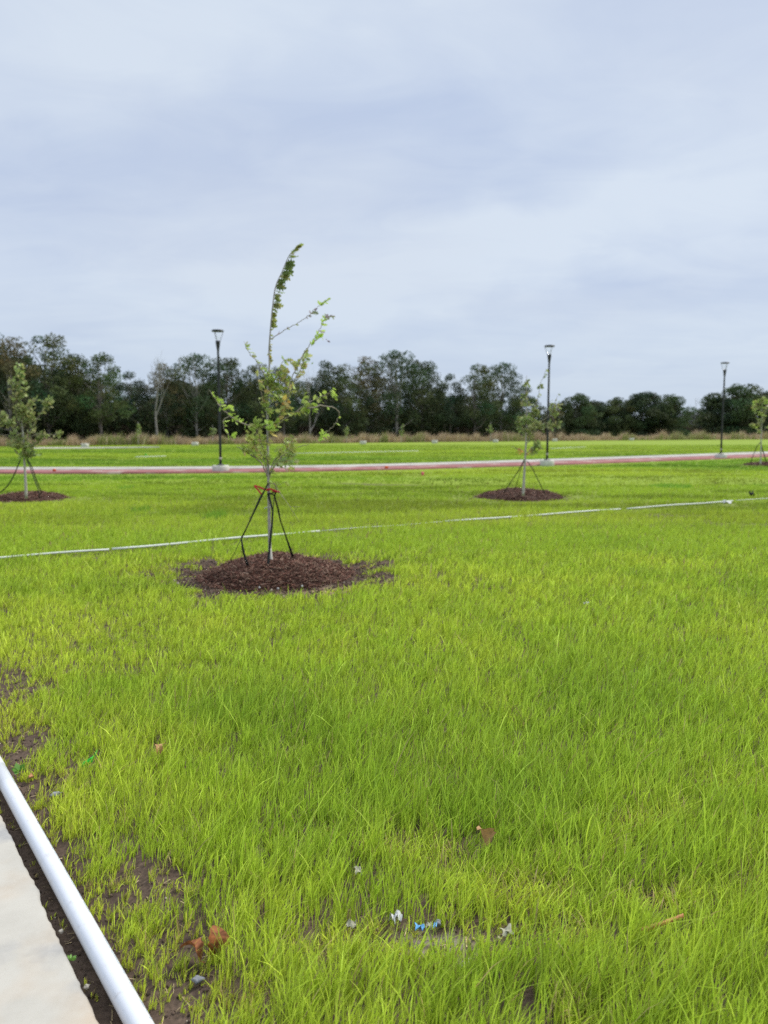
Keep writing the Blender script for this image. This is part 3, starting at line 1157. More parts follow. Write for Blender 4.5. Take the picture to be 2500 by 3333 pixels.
for i, (px, py, lb) in enumerate(ff):
    o = fp2 if i == 0 else fp2.copy()
    if i:
        C.objects.link(o)
    p = gnd(px, py)
    o.location = (p[0], p[1], 0)
    s_ = 1.0 + 0.10 * (p[1] / 70 - 1)
    o.scale = (s_ * 1.25, s_, s_)
    tag(o, 'small empty concrete footing ' + lb, 'footing', 'empty concrete footings on the far lawn')


# ------------------------------------------------------------------ mulch mounds
def mulch(i, seed, nchips, label, chip=1.0):
    mx, my, mr, mh = MOUNDS[i]
    chip_w = chip
    g = np.random.default_rng(seed)
    root = empty('mulch_mound', (mx, my, 0), label, 'mulch mound', 'mulch mounds around the saplings')

    def hz(x, y):
        q = np.hypot(x, y)
        a_ = np.arctan2(y, x)
        rr = mr * (1 + 0.10 * (vn(a_ * 1.2 + 9, a_ * 0 + seed, 2) - 0.5) * 2)
        t_ = np.clip(q / rr, 0, 1)
        base = mh * (1 - t_ ** 2.4) * (0.85 + 0.5 * (fbm(x * 3 + seed, y * 3, 3, 3) - 0.35))
        rim = 0.02 * np.exp(-((t_ - 0.86) / 0.12) ** 2)
        return base + rim + (fbm(x * 14, y * 14 + seed, 5, 3) - 0.5) * 0.03 * (t_ < 1), q < rr

    R, A_ = 46, 96
    V = []
    for a in range(R + 1):
        q = mr * 1.12 * a / R
        for k_ in range(A_):
            th = 2 * math.pi * k_ / A_
            V.append((q * math.cos(th), q * math.sin(th)))
    V = np.array(V)
    z, ins = hz(V[:, 0], V[:, 1])
    z = np.where(ins, z, -0.08)
    V = np.column_stack((V, z))
    fs = []
    for a in range(R):
        for k_ in range(A_):
            k2 = (k_ + 1) % A_
            fs.append((a * A_ + k_, (a + 1) * A_ + k_, (a + 1) * A_ + k2, a * A_ + k2))
    b = MB()
    b.add(V, fs)
    b.build('mulch_bed', M_mbase, root, smooth=True)
    # shredded bark pieces
    q = mr * 1.06 * np.sqrt(g.random(nchips))
    stray = g.random(nchips) < 0.045
    q = np.where(stray, mr * (1.0 + 0.45 * g.random(nchips) ** 1.6), q)
    th = g.random(nchips) * 2 * np.pi
    x, y = q * np.cos(th), q * np.sin(th)
    z, ins = hz(x, y)
    z = np.where(ins, np.maximum(z, 0.0), H(x + mx, y + my) + 0.002)
    z += g.random(nchips) * 0.016
    Ln = (0.012 + 0.042 * g.random(nchips) ** 1.8) * chip
    Wn = (0.0022 + 0.0035 * g.random(nchips)) * chip
    az = g.random(nchips) * 2 * np.pi
    el = g.normal(0, 0.32, nchips)
    d = np.stack((np.cos(az) * np.cos(el), np.sin(az) * np.cos(el), np.sin(el)), -1)
    up_ = np.array((0, 0, 1.0)) + g.normal(0, 0.5, (nchips, 3))
    sd = np.cross(d, up_)
    sd /= np.linalg.norm(sd, axis=1)[:, None]
    nn = np.cross(sd, d)
    ctr = np.stack((x, y, z + 0.004), -1)
    hk = 0.3
    cor = []
    for a, b_, c_ in ((-1, -.6, -1), (1, -1, -1), (1, 1, -1), (-1, .6, -1), (-1, -.6, 1), (1, -.8, 1), (1, .8, 1), (-1, .6, 1)):
        cor.append(ctr + a * d * Ln[:, None] + b_ * sd * Wn[:, None] + c_ * nn * Wn[:, None] * hk)
    P = np.stack(cor, 1)
    fpat = np.array([3, 2, 1, 0, 4, 5, 6, 7, 0, 1, 5, 4, 1, 2, 6, 5, 2, 3, 7, 6, 3, 0, 4, 7])
    loops = (np.arange(nchips)[:, None] * 8 + fpat[None, :]).reshape(-1)
    base = np.array((0.085, 0.036, 0.024))
    tan = np.array((0.34, 0.24, 0.17))
    u = g.random(nchips) ** 4
    cc = base * (0.5 + 1.3 * g.random(nchips))[:, None] * (1 - u[:, None] * .8) + tan * u[:, None] * .8
    o = npmesh('bark_chips', P.reshape(-1, 3), loops, np.full(nchips * 6, 4), M_mulch, root, cols=np.repeat(cc, 8, axis=0))
    o['kind'] = 'stuff'
    return hz


hz_main = mulch(0, 3, 9000, 'wide dark brown mulch mound around the nearest, tallest sapling')
mulch(1, 5, 1800, 'dark mulch mound around the sapling at the left edge', 1.5)
mulch(2, 8, 1800, 'dark mulch mound around the sapling next to the middle lamp post', 1.5)
mulch(3, 9, 900, 'distant dark mulch mound around the sapling at the right edge', 2.0)


# ------------------------------------------------------------------ saplings
_half = [(0.035, 0.10), (0.24, 0.20), (0.10, 0.30), (0.40, 0.46), (0.11, 0.52), (0.36, 0.76), (0.09, 0.76), (0.15, 0.93)]
LEAF2D = np.array([(0.012, 0)] + _half + [(0, 1.0)] + [(-a, b_) for a, b_ in _half[::-1]] + [(-0.012, 0)])
LEAF_SIMPLE = np.array([(0, 0), (0.22, 0.3), (0.3, 0.6), (0, 1), (-0.3, 0.6), (-0.22, 0.3)])


def leaves(name, pos, dirs, sizes, cols, parent, m=None, simple=False, g=None, local=None, curl=0.25):
    n = len(pos)
    T = LEAF_SIMPLE if simple else LEAF2D
    K = len(T)
    d = dirs / (np.linalg.norm(dirs, axis=1)[:, None] + 1e-9)
    r = g.normal(0, 1, (n, 3))
    sd = np.cross(d, r)
    sd /= np.linalg.norm(sd, axis=1)[:, None] + 1e-9
    nn = np.cross(sd, d)
    cu_ = g.normal(0, curl, n)
    fold = np.abs(g.normal(0.15, 0.2, n))
    P = np.zeros((n, K, 3))
    for i, (u, v) in enumerate(T):
        P[:, i] = pos + sizes[:, None] * (sd * u + d * v + nn * (cu_ * v * v + fold * abs(u))[:, None])
    if local is not None:
        P = P - np.asarray(local)
    loops = np.arange(n * K)
    return npmesh(name, P.reshape(-1, 3), loops, np.full(n, K), m or M_leaf, parent, cols=np.repeat(cols, K, axis=0))


PAL = {'green': ((0.36, 0.47, 0.10), (0.42, 0.50, 0.13), (0.28, 0.38, 0.08), (0.46, 0.46, 0.16)),
       'deep': ((0.24, 0.33, 0.10), (0.31, 0.39, 0.13), (0.19, 0.26, 0.08), (0.36, 0.36, 0.14)),
       'bright': ((0.50, 0.66, 0.12), (0.42, 0.58, 0.10)),
       'olive': ((0.38, 0.43, 0.10), (0.44, 0.46, 0.13), (0.30, 0.34, 0.08), (0.36, 0.46, 0.12), (0.46, 0.36, 0.13)),
       'dull': ((0.27, 0.33, 0.11), (0.33, 0.37, 0.14), (0.20, 0.25, 0.085), (0.30, 0.29, 0.12)),
       'mauve': ((0.30, 0.22, 0.25), (0.38, 0.29, 0.30), (0.34, 0.38, 0.18)),
       'orange': ((0.70, 0.38, 0.10), (0.65, 0.52, 0.12))}


def sapling(label, base, Y, trunk, tr, branches, clusters, leaf, seed, group='staked young trees', along=(), wind=(0.75, 0, -0.25), simple=False, depth=0.25, thin=0.0035):
    """trunk/branches are outlines read from the photo, placed at the tree's own distance with depth of their own"""
    g = np.random.default_rng(seed)
    root = empty('oak_sapling', base, label, 'young tree', group)
    loc = np.array(base)

    def w_(p, dy=0.0):
        return atY(p[0], p[1], Y + dy)

    tp = spline([w_(p) for p in trunk], 5)
    n = len(tp)
    rad = [tr[0] + (tr[1] - tr[0]) * (i / (n - 1)) ** 0.8 for i in range(n)]
    b = MB()
    b.tube(tp, rad, 10)
    b.build('trunk', M_bark, root, smooth=True, local=loc)
    bp = []
    leafpos, leafdir, leafsz, leafcol = [], [], [], []

    def add_leaf(p, dr, sz, pal):
        c_ = np.array(PAL[pal][g.integers(len(PAL[pal]))]) * g.uniform(0.85, 1.35)
        leafpos.append(p)
        leafdir.append(dr)
        leafsz.append(sz)
        leafcol.append(c_)

    W = np.array(wind)
    for br in branches:
        pts, r0, dy1, nl, pal = br
        k = len(pts)
        q = spline([w_(p, dy1 * (i / (k - 1))) for i, p in enumerate(pts)], 6)
        q = [p + g.normal(0, 0.004, 3) * (0 < i < len(q) - 1) for i, p in enumerate(q)]
        bp.append(q)
        b = MB()
        b.tube(q, [r0 * (1 - 0.75 * i / (len(q) - 1)) + 0.0008 for i in range(len(q))], 7)
        b.build('branch', M_twig, root, smooth=True, local=loc)
        for _ in range(nl):
            t_ = g.random() ** 0.75
            i_ = min(int(t_ * (len(q) - 1)), len(q) - 2)
            p = q[i_] + (q[i_ + 1] - q[i_]) * g.random()
            add_leaf(p, W + g.normal(0, 0.55, 3), leaf * g.uniform(0.6, 1.15), pal)
    allp = np.array([p for q in bp for p in q] + list(tp))
    tw = MB()
    for (cx, cy, rx, ry, nl, pal, dy) in clusters:
        c_ = w_((cx, cy), dy)
        sx, sz_ = rx * Y / F, ry * Y / F
        nl = int(nl * 1.2)
        ntw = max(2, nl // 9)
        near = allp[np.argsort(np.linalg.norm(allp - c_ + np.array((sx * .3, 0, -sz_ * .5)), axis=1))[:6]]
        for _ in range(ntw):
            st = near[g.integers(len(near))]
            e = c_ + np.array((g.normal(0, 0.48) * sx, g.normal(0, 0.5) * max(sx, 0.05), g.normal(0, 0.48) * sz_))
            mid = (st + e) / 2 + g.normal(0, 0.012, 3) + np.array((0, 0, -0.01))
            q = spline([st, mid, e], 4)
            tw.tube(q, [thin * (1 - 0.7 * i / (len(q) - 1)) for i in range(len(q))], 4, caps=False)
            for _ in range(max(1, nl // ntw)):
                t_ = g.uniform(0.35, 1.05)
                i_ = min(int(t_ * (len(q) - 1)), len(q) - 1)
                add_leaf(q[i_] + g.normal(0, 0.02, 3), W + g.normal(0, 0.6, 3), leaf * g.uniform(0.6, 1.2), pal)
    for (pts, nl, pal, sz, dr) in along:      # leaves along part of the leader or a limb
        q = spline([w_(p) for p in pts], 6)
        for _ in range(nl):
            i_ = g.integers(len(q) - 1)
            p = q[i_] + (q[i_ + 1] - q[i_]) * g.random()
            add_leaf(p, np.array(dr) + g.normal(0, 0.24, 3), leaf * sz * g.uniform(0.6, 1.15), pal)
    if tw.n:
        tw.build('twigs', M_twig, root, local=loc)['kind'] = 'stuff'
    leaves('leaves', np.array(leafpos), np.array(leafdir), np.array(leafsz), np.array(leafcol), root, simple=simple, g=g, local=loc)
    return root


ML = 0.060
sapling('tallest and nearest young oak, its thin top bent over by wind', (T_MAIN[0], TREE_Y, 0.0), TREE_Y,
        [(880, 1858), (878, 1760), (876, 1660), (874, 1560), (872, 1480), (871, 1400), (871, 1330), (872, 1260), (877, 1187), (876, 1140), (881, 1067), (888, 995), (897, 934), (917, 887), (939, 836), (956, 814), (972, 800)],
        (0.0185, 0.0022),
        [([(873, 1556), (862, 1530), (848, 1505), (824, 1484), (795, 1467), (770, 1453)], 0.008, -0.12, 10, 'olive'),
         ([(872, 1540), (861, 1505), (848, 1470), (822, 1440), (800, 1415)], 0.006, 0.15, 26, 'green'),
         ([(872, 1515), (864, 1480), (850, 1440), (835, 1400)], 0.005, -0.25, 22, 'olive'),
         ([(875, 1552), (886, 1530), (901, 1505), (926, 1480), (962, 1459), (1006, 1446)], 0.008, 0.05, 12, 'olive'),
         ([(876, 1545), (892, 1500), (925, 1470), (950, 1448), (966, 1428)], 0.006, 0.25, 16, 'green'),
         ([(874, 1550), (896, 1516), (930, 1498), (965, 1505)], 0.004, -0.2, 14, 'deep'),
         ([(876, 1410), (890, 1394), (922, 1368), (950, 1346), (985, 1336), (1025, 1315)], 0.009, 0.10, 26, 'green'),
         ([(874, 1392), (892, 1376), (911, 1350), (930, 1310), (950, 1260), (975, 1205), (1000, 1150)], 0.007, -0.15, 34, 'olive'),
         ([(872, 1392), (836, 1386), (800, 1381), (755, 1359), (720, 1328), (700, 1298), (682, 1270)], 0.009, -0.1, 26, 'bright'),
         ([(745, 1354), (728, 1368), (728, 1392), (742, 1414), (758, 1425)], 0.003, -0.1, 10, 'bright'),
         ([(960, 1342), (1000, 1312), (1034, 1296), (1062, 1285), (1085, 1268)], 0.005, 0.15, 14, 'green'),
         ([(1000, 1330), (1060, 1322), (1098, 1335), (1103, 1360), (1080, 1392), (1050, 1415), (1040, 1424)], 0.007, 0.25, 10, 'bright'),
         ([(884, 1104), (893, 1096), (944, 1064), (991, 1037), (1016, 1017), (1041, 995), (1067, 973)], 0.0034, -0.05, 4, 'mauve'),
         ([(930, 1290), (955, 1220), (985, 1160), (998, 1136), (1020, 1107), (1048, 1060), (1060, 1031), (1085, 1028)], 0.0045, 0.1, 5, 'mauve'),
         ([(873, 1250), (850, 1200), (830, 1170), (806, 1140), (795, 1112)], 0.004, 0.1, 14, 'green'),
         ([(872, 1330), (856, 1290), (845, 1260), (838, 1215)], 0.004, -0.15, 18, 'olive'),
         ([(873, 1280), (893, 1240), (908, 1205), (925, 1170)], 0.005, 0.05, 26, 'green'),
         ([(876, 1566), (905, 1600), (925, 1625)], 0.002, -0.1, 0, 'green'),
         ([(878, 1570), (900, 1578), (925, 1572), (935, 1565)], 0.0018, -0.2, 4, 'olive')],
        [(905, 1300, 40, 50, 55, 'green', 0.05), (880, 1240, 28, 45, 45, 'green', 0.0), (935, 1250, 35, 55, 55, 'olive', 0.1), (965, 1200, 30, 30, 28, 'olive', 0.05),
         (925, 1320, 35, 22, 28, 'olive', -0.1), (985, 1320, 30, 16, 26, 'green', 0.1), (1010, 1325, 25, 14, 14, 'bright', 0.1), (1040, 1290, 12, 10, 5, 'green', 0.1),
         (1082, 1280, 20, 14, 8, 'bright', 0.15), (1050, 1412, 20, 12, 9, 'bright', 0.25),
         (868, 1385, 16, 16, 22, 'bright', -0.18), (830, 1378, 22, 16, 22, 'green', -0.1), (820, 1420, 30, 22, 42, 'olive', 0.05), (845, 1440, 26, 30, 42, 'green', 0), (810, 1455, 25, 20, 20, 'olive', -0.1),
         (835, 1490, 22, 16, 14, 'olive', 0.1), (935, 1435, 26, 16, 26, 'olive', 0.05), (925, 1470, 28, 20, 26, 'green', 0.1), (905, 1505, 25, 18, 16, 'deep', -0.1), (955, 1490, 20, 16, 12, 'deep', 0.1), (945, 1520, 16, 12, 7, 'olive', 0.1),
         (858, 1340, 22, 25, 24, 'green', -0.1), (866, 1290, 18, 30, 24, 'olive', -0.05), (920, 1298, 10, 8, 6, 'orange', -0.1), (889, 1430, 10, 10, 4, 'orange', 0),
         (745, 1320, 18, 12, 6, 'bright', 0), (776, 1353, 14, 10, 6, 'bright', -0.1), (885, 1566, 10, 8, 4, 'bright', -0.1), (1000, 1165, 22, 18, 14, 'green', 0.1)],
        ML, 21, wind=(0.7, 0, -0.15), depth=0.3,
        along=[([(877, 1187), (876, 1140), (881, 1067)], 34, 'olive', 0.62, (0.5, 0, -0.1)), ([(877, 1170), (876, 1130)], 6, 'orange', 0.55, (0.5, 0, 0)),
               ([(881, 1067), (888, 995)], 30, 'olive', 1.0, (1.0, 0, -0.2)), ([(888, 1000), (897, 934), (917, 887)], 36, 'deep', 1.6, (1.0, 0, -0.12)),
               ([(917, 887), (939, 836)], 14, 'deep', 1.7, (1.0, 0, 0.0)), ([(939, 836), (956, 814), (972, 800)], 22, 'olive', 1.0, (0.9, 0, 0.1)),
               ([(1041, 995), (1067, 973)], 12, 'bright', 0.8, (0.5, 0, 0.3)), ([(991, 1037), (1016, 1017)], 9, 'mauve', 0.7, (0.4, 0, -0.2)),
               ([(1046, 1062), (1056, 1031)], 10, 'bright', 0.8, (0.3, 0, 0.3)), ([(1060, 1031), (1085, 1028)], 10, 'mauve', 0.7, (0.4, 0, -0.1)),
               ([(1028, 1095), (1045, 1075)], 5, 'bright', 0.8, (0.3, 0, 0.3)), ([(1012, 1128), (1040, 1100), (1050, 1085)], 16, 'bright', 0.85, (0.2, 0, 0.4)),
               ([(1055, 1100), (1065, 1110)], 4, 'mauve', 0.5, (0.7, 0, -0.1)), ([(935, 1068), (948, 1075)], 3, 'mauve', 0.6, (0.3, 0, -0.4))])

YL = float(left_b[1])
sapling('bushy young oak on a mulch mound at the left edge', (left_b[0], YL, 0.0), YL,
        [(86, 1622), (82, 1540), (78, 1480), (74, 1400), (68, 1320), (66, 1250), (62, 1182)], (0.030, 0.005),
        [([(78, 1470), (100, 1400), (130, 1350), (160, 1300)], 0.012, 0.1, 30, 'dull'), ([(78, 1460), (110, 1416), (150, 1414), (192, 1415)], 0.007, 0.0, 0, 'dull'),
         ([(76, 1450), (50, 1400), (25, 1370), (4, 1345)], 0.010, 0.1, 26, 'dull'), ([(72, 1400), (50, 1340), (38, 1280), (36, 1235)], 0.008, -0.2, 36, 'dull'),
         ([(70, 1380), (95, 1330), (105, 1300)], 0.008, -0.1, 30, 'dull'), ([(80, 1480), (105, 1450), (135, 1425)], 0.008, 0.1, 20, 'dull')],
        [(66, 1215, 14, 36, 70, 'deep', 0), (66, 1290, 22, 40, 80, 'dull', 0), (80, 1350, 36, 34, 150, 'dull', 0), (105, 1365, 28, 28, 90, 'dull', 0.1), (60, 1420, 30, 25, 60, 'dull', 0), (40, 1245, 12, 20, 18, 'dull', 0),
         (70, 1450, 45, 22, 110, 'dull', 0), (75, 1482, 34, 16, 90, 'deep', 0), (132, 1424, 22, 18, 48, 'dull', 0.1), (193, 1412, 10, 14, 18, 'dull', 0), (155, 1320, 16, 20, 34, 'dull', 0), (164, 1300, 12, 12, 16, 'dull', 0), (5, 1352, 18, 16, 26, 'dull', 0), (34, 1372, 15, 18, 30, 'dull', 0), (95, 1475, 16, 16, 24, 'deep', 0), (-25, 1380, 20, 24, 26, 'dull', 0)],
        0.095, 31, wind=(0.3, 0, 0.1), simple=True, thin=0.005)

YR = float(right_b[1])
sapling('young oak in front of the middle lamp post, leaning crown', (right_b[0], YR, 0.0), YR,
        [(1703, 1614), (1706, 1550), (1709, 1500), (1712, 1440), (1714, 1380), (1714, 1310), (1713, 1250), (1714, 1222)], (0.030, 0.004),
        [([(1711, 1470), (1690, 1462), (1670, 1455), (1660, 1452)], 0.005, -0.1, 4, 'dull'), ([(1712, 1450), (1740, 1400), (1770, 1375), (1800, 1385), (1825, 1375)], 0.008, 0.1, 22, 'dull'),
         ([(1713, 1400), (1735, 1350), (1752, 1290), (1758, 1250), (1768, 1230), (1778, 1200)], 0.007, 0.1, 16, 'dull'),
         ([(1712, 1420), (1690, 1380), (1675, 1370)], 0.006, 0.0, 20, 'deep'), ([(1745, 1380), (1790, 1350), (1810, 1300), (1818, 1280)], 0.005, 0.2, 10, 'dull'),
         ([(1711, 1480), (1740, 1450), (1760, 1452)], 0.005, 0.1, 14, 'dull')],
        [(1714, 1235, 8, 14, 12, 'dull', 0), (1708, 1262, 8, 10, 7, 'dull', 0), (1715, 1310, 16, 24, 26, 'dull', 0), (1730, 1350, 28, 30, 70, 'dull', 0), (1710, 1372, 30, 28, 70, 'deep', 0), (1740, 1390, 35, 24, 80, 'dull', 0.1),
         (1722, 1405, 26, 16, 46, 'dull', 0), (1760, 1255, 10, 16, 12, 'dull', 0.1), (1800, 1345, 26, 24, 46, 'dull', 0.2), (1818, 1372, 14, 12, 16, 'dull', 0.1), (1785, 1390, 22, 16, 30, 'dull', 0.1),
         (1745, 1448, 20, 12, 40, 'deep', 0.1), (1742, 1470, 26, 12, 22, 'dull', 0.1), (1682, 1400, 14, 12, 16, 'deep', 0), (1795, 1305, 16, 12, 10, 'dull', 0.1), (1690, 1470, 14, 10, 8, 'orange', 0), (1722, 1480, 12, 8, 6, 'orange', 0)],
        0.085, 33, wind=(0.35, 0, 0.0), simple=True, thin=0.005)

YF = float(fright_b[1])
sapling('slender sparse sapling on a distant mulch mound at the right edge', (fright_b[0], YF, 0.0), YF,
        [(2475, 1514), (2477, 1470), (2478, 1420), (2480, 1360), (2481, 1310), (2482, 1286)], (0.035, 0.008),
        [([(2478, 1400), (2462, 1360), (2452, 1320)], 0.012, 0, 12, 'dull'), ([(2478, 1390), (2492, 1340), (2496, 1305)], 0.012, 0.2, 16, 'dull'), ([(2478, 1410), (2460, 1395), (2448, 1385)], 0.010, 0, 8, 'green'), ([(2478, 1410), (2500, 1385), (2515, 1360)], 0.010, 0, 10, 'dull')],
        [(2481, 1300, 10, 14, 30, 'dull', 0), (2451, 1316, 7, 10, 18, 'green', 0), (2471, 1325, 10, 8, 14, 'dull', 0), (2473, 1352, 8, 12, 18, 'green', 0), (2447, 1388, 6, 10, 14, 'dull', 0), (2492, 1312, 8, 8, 14, 'green', 0), (2512, 1350, 10, 16, 24, 'dull', 0), (2468, 1385, 10, 14, 16, 'dull', 0)],
        0.15, 35, wind=(0.3, 0, 0.2), simple=True, thin=0.008)

# small far saplings before the wood
fs_ = [(450, 1449, 1374, 'tiny far sapling in front of the pale bare tree'), (692, 1446, 1384, 'tiny far sapling just left of the left lamp post'), (1128, 1443, 1383, 'tiny far sapling right of the tall sapling before the dark wood'),
       (1306, 1442, 1385, 'tiny far sapling before the middle of the wood'), (1597, 1440, 1373, 'tiny yellow-green far sapling left of the middle lamp post')]
for i, (px, py, pt, lb) in enumerate(fs_):
    q = gnd(px, py)
    Y_ = float(q[1])
    hgt = py - pt
    sapling(lb, (q[0], Y_, 0), Y_, [(px, py), (px + 1, py - hgt * .5), (px, pt)], (0.04, 0.015),
            [([(px, py - hgt * .45), (px + 8, py - hgt * .7)], 0.015, 0, 8, 'deep'), ([(px, py - hgt * .45), (px - 8, py - hgt * .7)], 0.015, 0, 8, 'deep')],
            [(px, pt + hgt * .2, 8, 12, 40, 'deep', 0), (px, pt + hgt * .42, 11, 10, 50, 'deep', 0)], 0.18, 50 + i, group='small saplings on the far lawn', wind=(0.2, 0, 0.2), simple=True, thin=0.012)

# ------------------------------------------------------------------ guy straps, guard, ribbon on the main sapling
CAMV = np.array((0, 1.0, 0))


def strap(label, pts, width, group, thick=0.0018, wd=(1, 0, 0), m=None, name='guy_strap'):
    b = MB()
    b.ribbon(pts, np.array(wd, float), [q * 1.05 for q in width], thick)
    return tag(b.build(name, m or M_strap), label, 'strap', group)


def A(px, py, dy=0.0, Y=TREE_Y):
    return atY(px, py, Y + dy)


G1 = 'black guy straps staking the tallest sapling'
strap('long black guy strap running down left of the tallest sapling', [A(873, 1572, -0.02), A(862, 1595, -0.06), A(846, 1624, -0.12), A(826, 1668, -0.16), A(803, 1718, -0.2), A(786, 1752, -0.22)], [0.014, 0.012, 0.024, 0.016, 0.012, 0.018], G1, wd=(1, 0.6, 0))
b = MB()
b.tube([A(786, 1752, -0.22), A(765, 1795, -0.28), A(744, 1838, -0.32)], 0.003, 6)
tag(b.build('guy_wire', M_strap), 'thin wire slanting from the left guy strap to the edge of the mulch', 'wire', G1)
pgl = A(807, 1843, -0.20)
strap('short black strap dropping from the left guy into the mulch', [A(786, 1754, -0.22), A(790, 1785, -0.21), A(798, 1815, -0.20), pgl], [0.016, 0.022, 0.022, 0.026], G1, wd=(1, 0.6, 0))
strap('black guy strap running down right of the tallest sapling', [A(873, 1604, -0.02), A(893, 1612, 0.0), A(906, 1660, 0.04), A(913, 1695, 0.08), A(932, 1750, 0.12), A(943, 1782, 0.14), A(955, 1818, 0.18)], [0.014, 0.018, 0.02, 0.014, 0.016, 0.026, 0.036], G1, wd=(1, -0.5, 0))
strap('black guy strap hanging in front of the trunk of the tallest sapling', [A(872, 1605, -0.03), A(880, 1632, -0.05), A(888, 1664, -0.08), A(886, 1700, -0.10), A(882, 1740, -0.14), A(877, 1790, -0.18), A(873, 1830, -0.22), A(869, 1872, -0.26)], [0.02, 0.02, 0.016, 0.018, 0.022, 0.020, 0.026, 0.03], G1)
b = MB()
for q in ([A(893, 1614, 0), A(890, 1645, -0.04), A(888, 1664, -0.08)], [A(893, 1576, 0.01), A(901, 1596, 0.01), A(896, 1612, 0.01)]):
    b.tube(q, 0.004, 6)
tag(b.build('guy_wire', M_strap), 'thin cord joining the right and front guy straps under the red ribbon', 'wire', G1)
b = MB()
b.tube([A(873, 1607, -0.03), A(885, 1605, -0.03), A(897, 1601, 0), A(893, 1611, 0.0), A(880, 1607, -0.02)], 0.007, 6)
tag(b.build('guy_collar', M_strap), 'black strap knot around the trunk below the red ribbon', 'strap', G1)
b = MB()
b.ribbon(spline([A(851, 1609, -0.10), A(838, 1592, -0.10), A(828, 1582, -0.09), A(835, 1582, -0.08), A(850, 1588, -0.06), A(864, 1594, -0.05), A(876, 1596, -0.05)], 4), np.array((0.2, 0, 1.0)), 0.016, 0.0012)
b.ribbon(spline([A(869, 1594, -0.05), A(882, 1592, -0.05), A(895, 1597, -0.04), A(911, 1602, -0.03), A(898, 1600, -0.03), A(885, 1597, -0.03)], 4), np.array((0.1, 0, 1.0)), 0.018, 0.0012)
tag(b.build('ribbon', M_ribbon), 'red flagging ribbon tied round the tallest sapling and its straps', 'ribbon')
b = MB()
b.lathe([(0.026, 0.0), (0.028, 0.09), (0.019, 0.24), (0.017, 0.25), (0.017, 0.26)], seg=16)
zb = A(884, 1858)[2] - 0.03
gd = b.build('trunk_guard', M_guard, smooth=True)
gd.location = (A(884, 1858)[0], TREE_Y - 0.01, float(zb))
gd.rotation_euler = (0, -0.05, 0)
tag(gd, 'pale plastic guard round the foot of the tallest sapling', 'tree guard')
b = MB()
b.ribbon([A(870, 1652, -0.025), A(876, 1653, -0.03), A(881, 1650, -0.025)], np.array((0, 0, 1.0)), 0.010, 0.003)
b.ribbon([A(871, 1652, -0.025), A(866, 1651, -0.04), A(861, 1656, -0.05)], np.array((0, 0, 1.0)), 0.010, 0.003)
tag(b.build('tie_string', M_paper), 'white string tied halfway up the trunk of the tallest sapling', 'string')
b = MB()
b.tube([A(893, 1575, -0.05), A(913, 1604, -0.1), A(944, 1650, -0.15), A(975, 1700, -0.18)], 0.0022, 5)
b.tube([A(944, 1650, -0.15), A(960, 1649, -0.15), A(978, 1651, -0.14)], 0.0022, 5)
tag(b.build('loose_wire', M_twig), 'loose thin wire trailing right from the tallest sapling', 'wire')

G2, G3, G4 = 'guy straps staking the left sapling', 'guy straps staking the middle sapling', 'guy straps staking the far right sapling'


def guy(label, pts, Y, r, grp):
    q = [atY(p[0], p[1], Y + p[2]) for p in pts]
    b = MB()
    b.tube(q, r, 6)
    return tag(b.build('guy_strap', M_strap), label, 'strap', grp)


guy('black guy strap on the left side of the left sapling', [(66, 1498, 0), (52, 1532, 0), (38, 1562, 0), (26, 1580, 0), (12, 1594, 0), (-4, 1606, 0)], YL, 0.011, G2)
guy('inner black guy strap right of the left sapling', [(88, 1496, 0), (98, 1520, -.1), (112, 1560, -.2), (124, 1592, -.3), (130, 1622, -.35)], YL, 0.011, G2)
guy('outer black guy strap right of the left sapling', [(90, 1496, 0), (104, 1520, .1), (118, 1560, .15), (130, 1590, .2), (135, 1608, .3)], YL, 0.010, G2)
guy('grey guy strap on the left side of the middle sapling', [(1706, 1497, 0), (1686, 1535, 0), (1664, 1568, 0), (1640, 1604, 0)], YR, 0.009, G3)
guy('grey guy strap on the right side of the middle sapling', [(1716, 1500, 0), (1736, 1530, 0), (1755, 1570, 0), (1776, 1610, 0)], YR, 0.009, G3)
guy('faint back guy strap of the middle sapling', [(1707, 1497, .1), (1694, 1530, .2), (1684, 1570, .4), (1673, 1600, .5)], YR, 0.006, G3)
guy('guy strap on the left side of the far right sapling', [(2475, 1440, 0), (2466, 1450, 0), (2452, 1480, 0), (2443, 1509, 0)], YF, 0.014, G4)
guy('guy strap on the right side of the far right sapling', [(2476, 1440, 0), (2484, 1470, 0), (2496, 1508, 0)], YF, 0.018, G4)


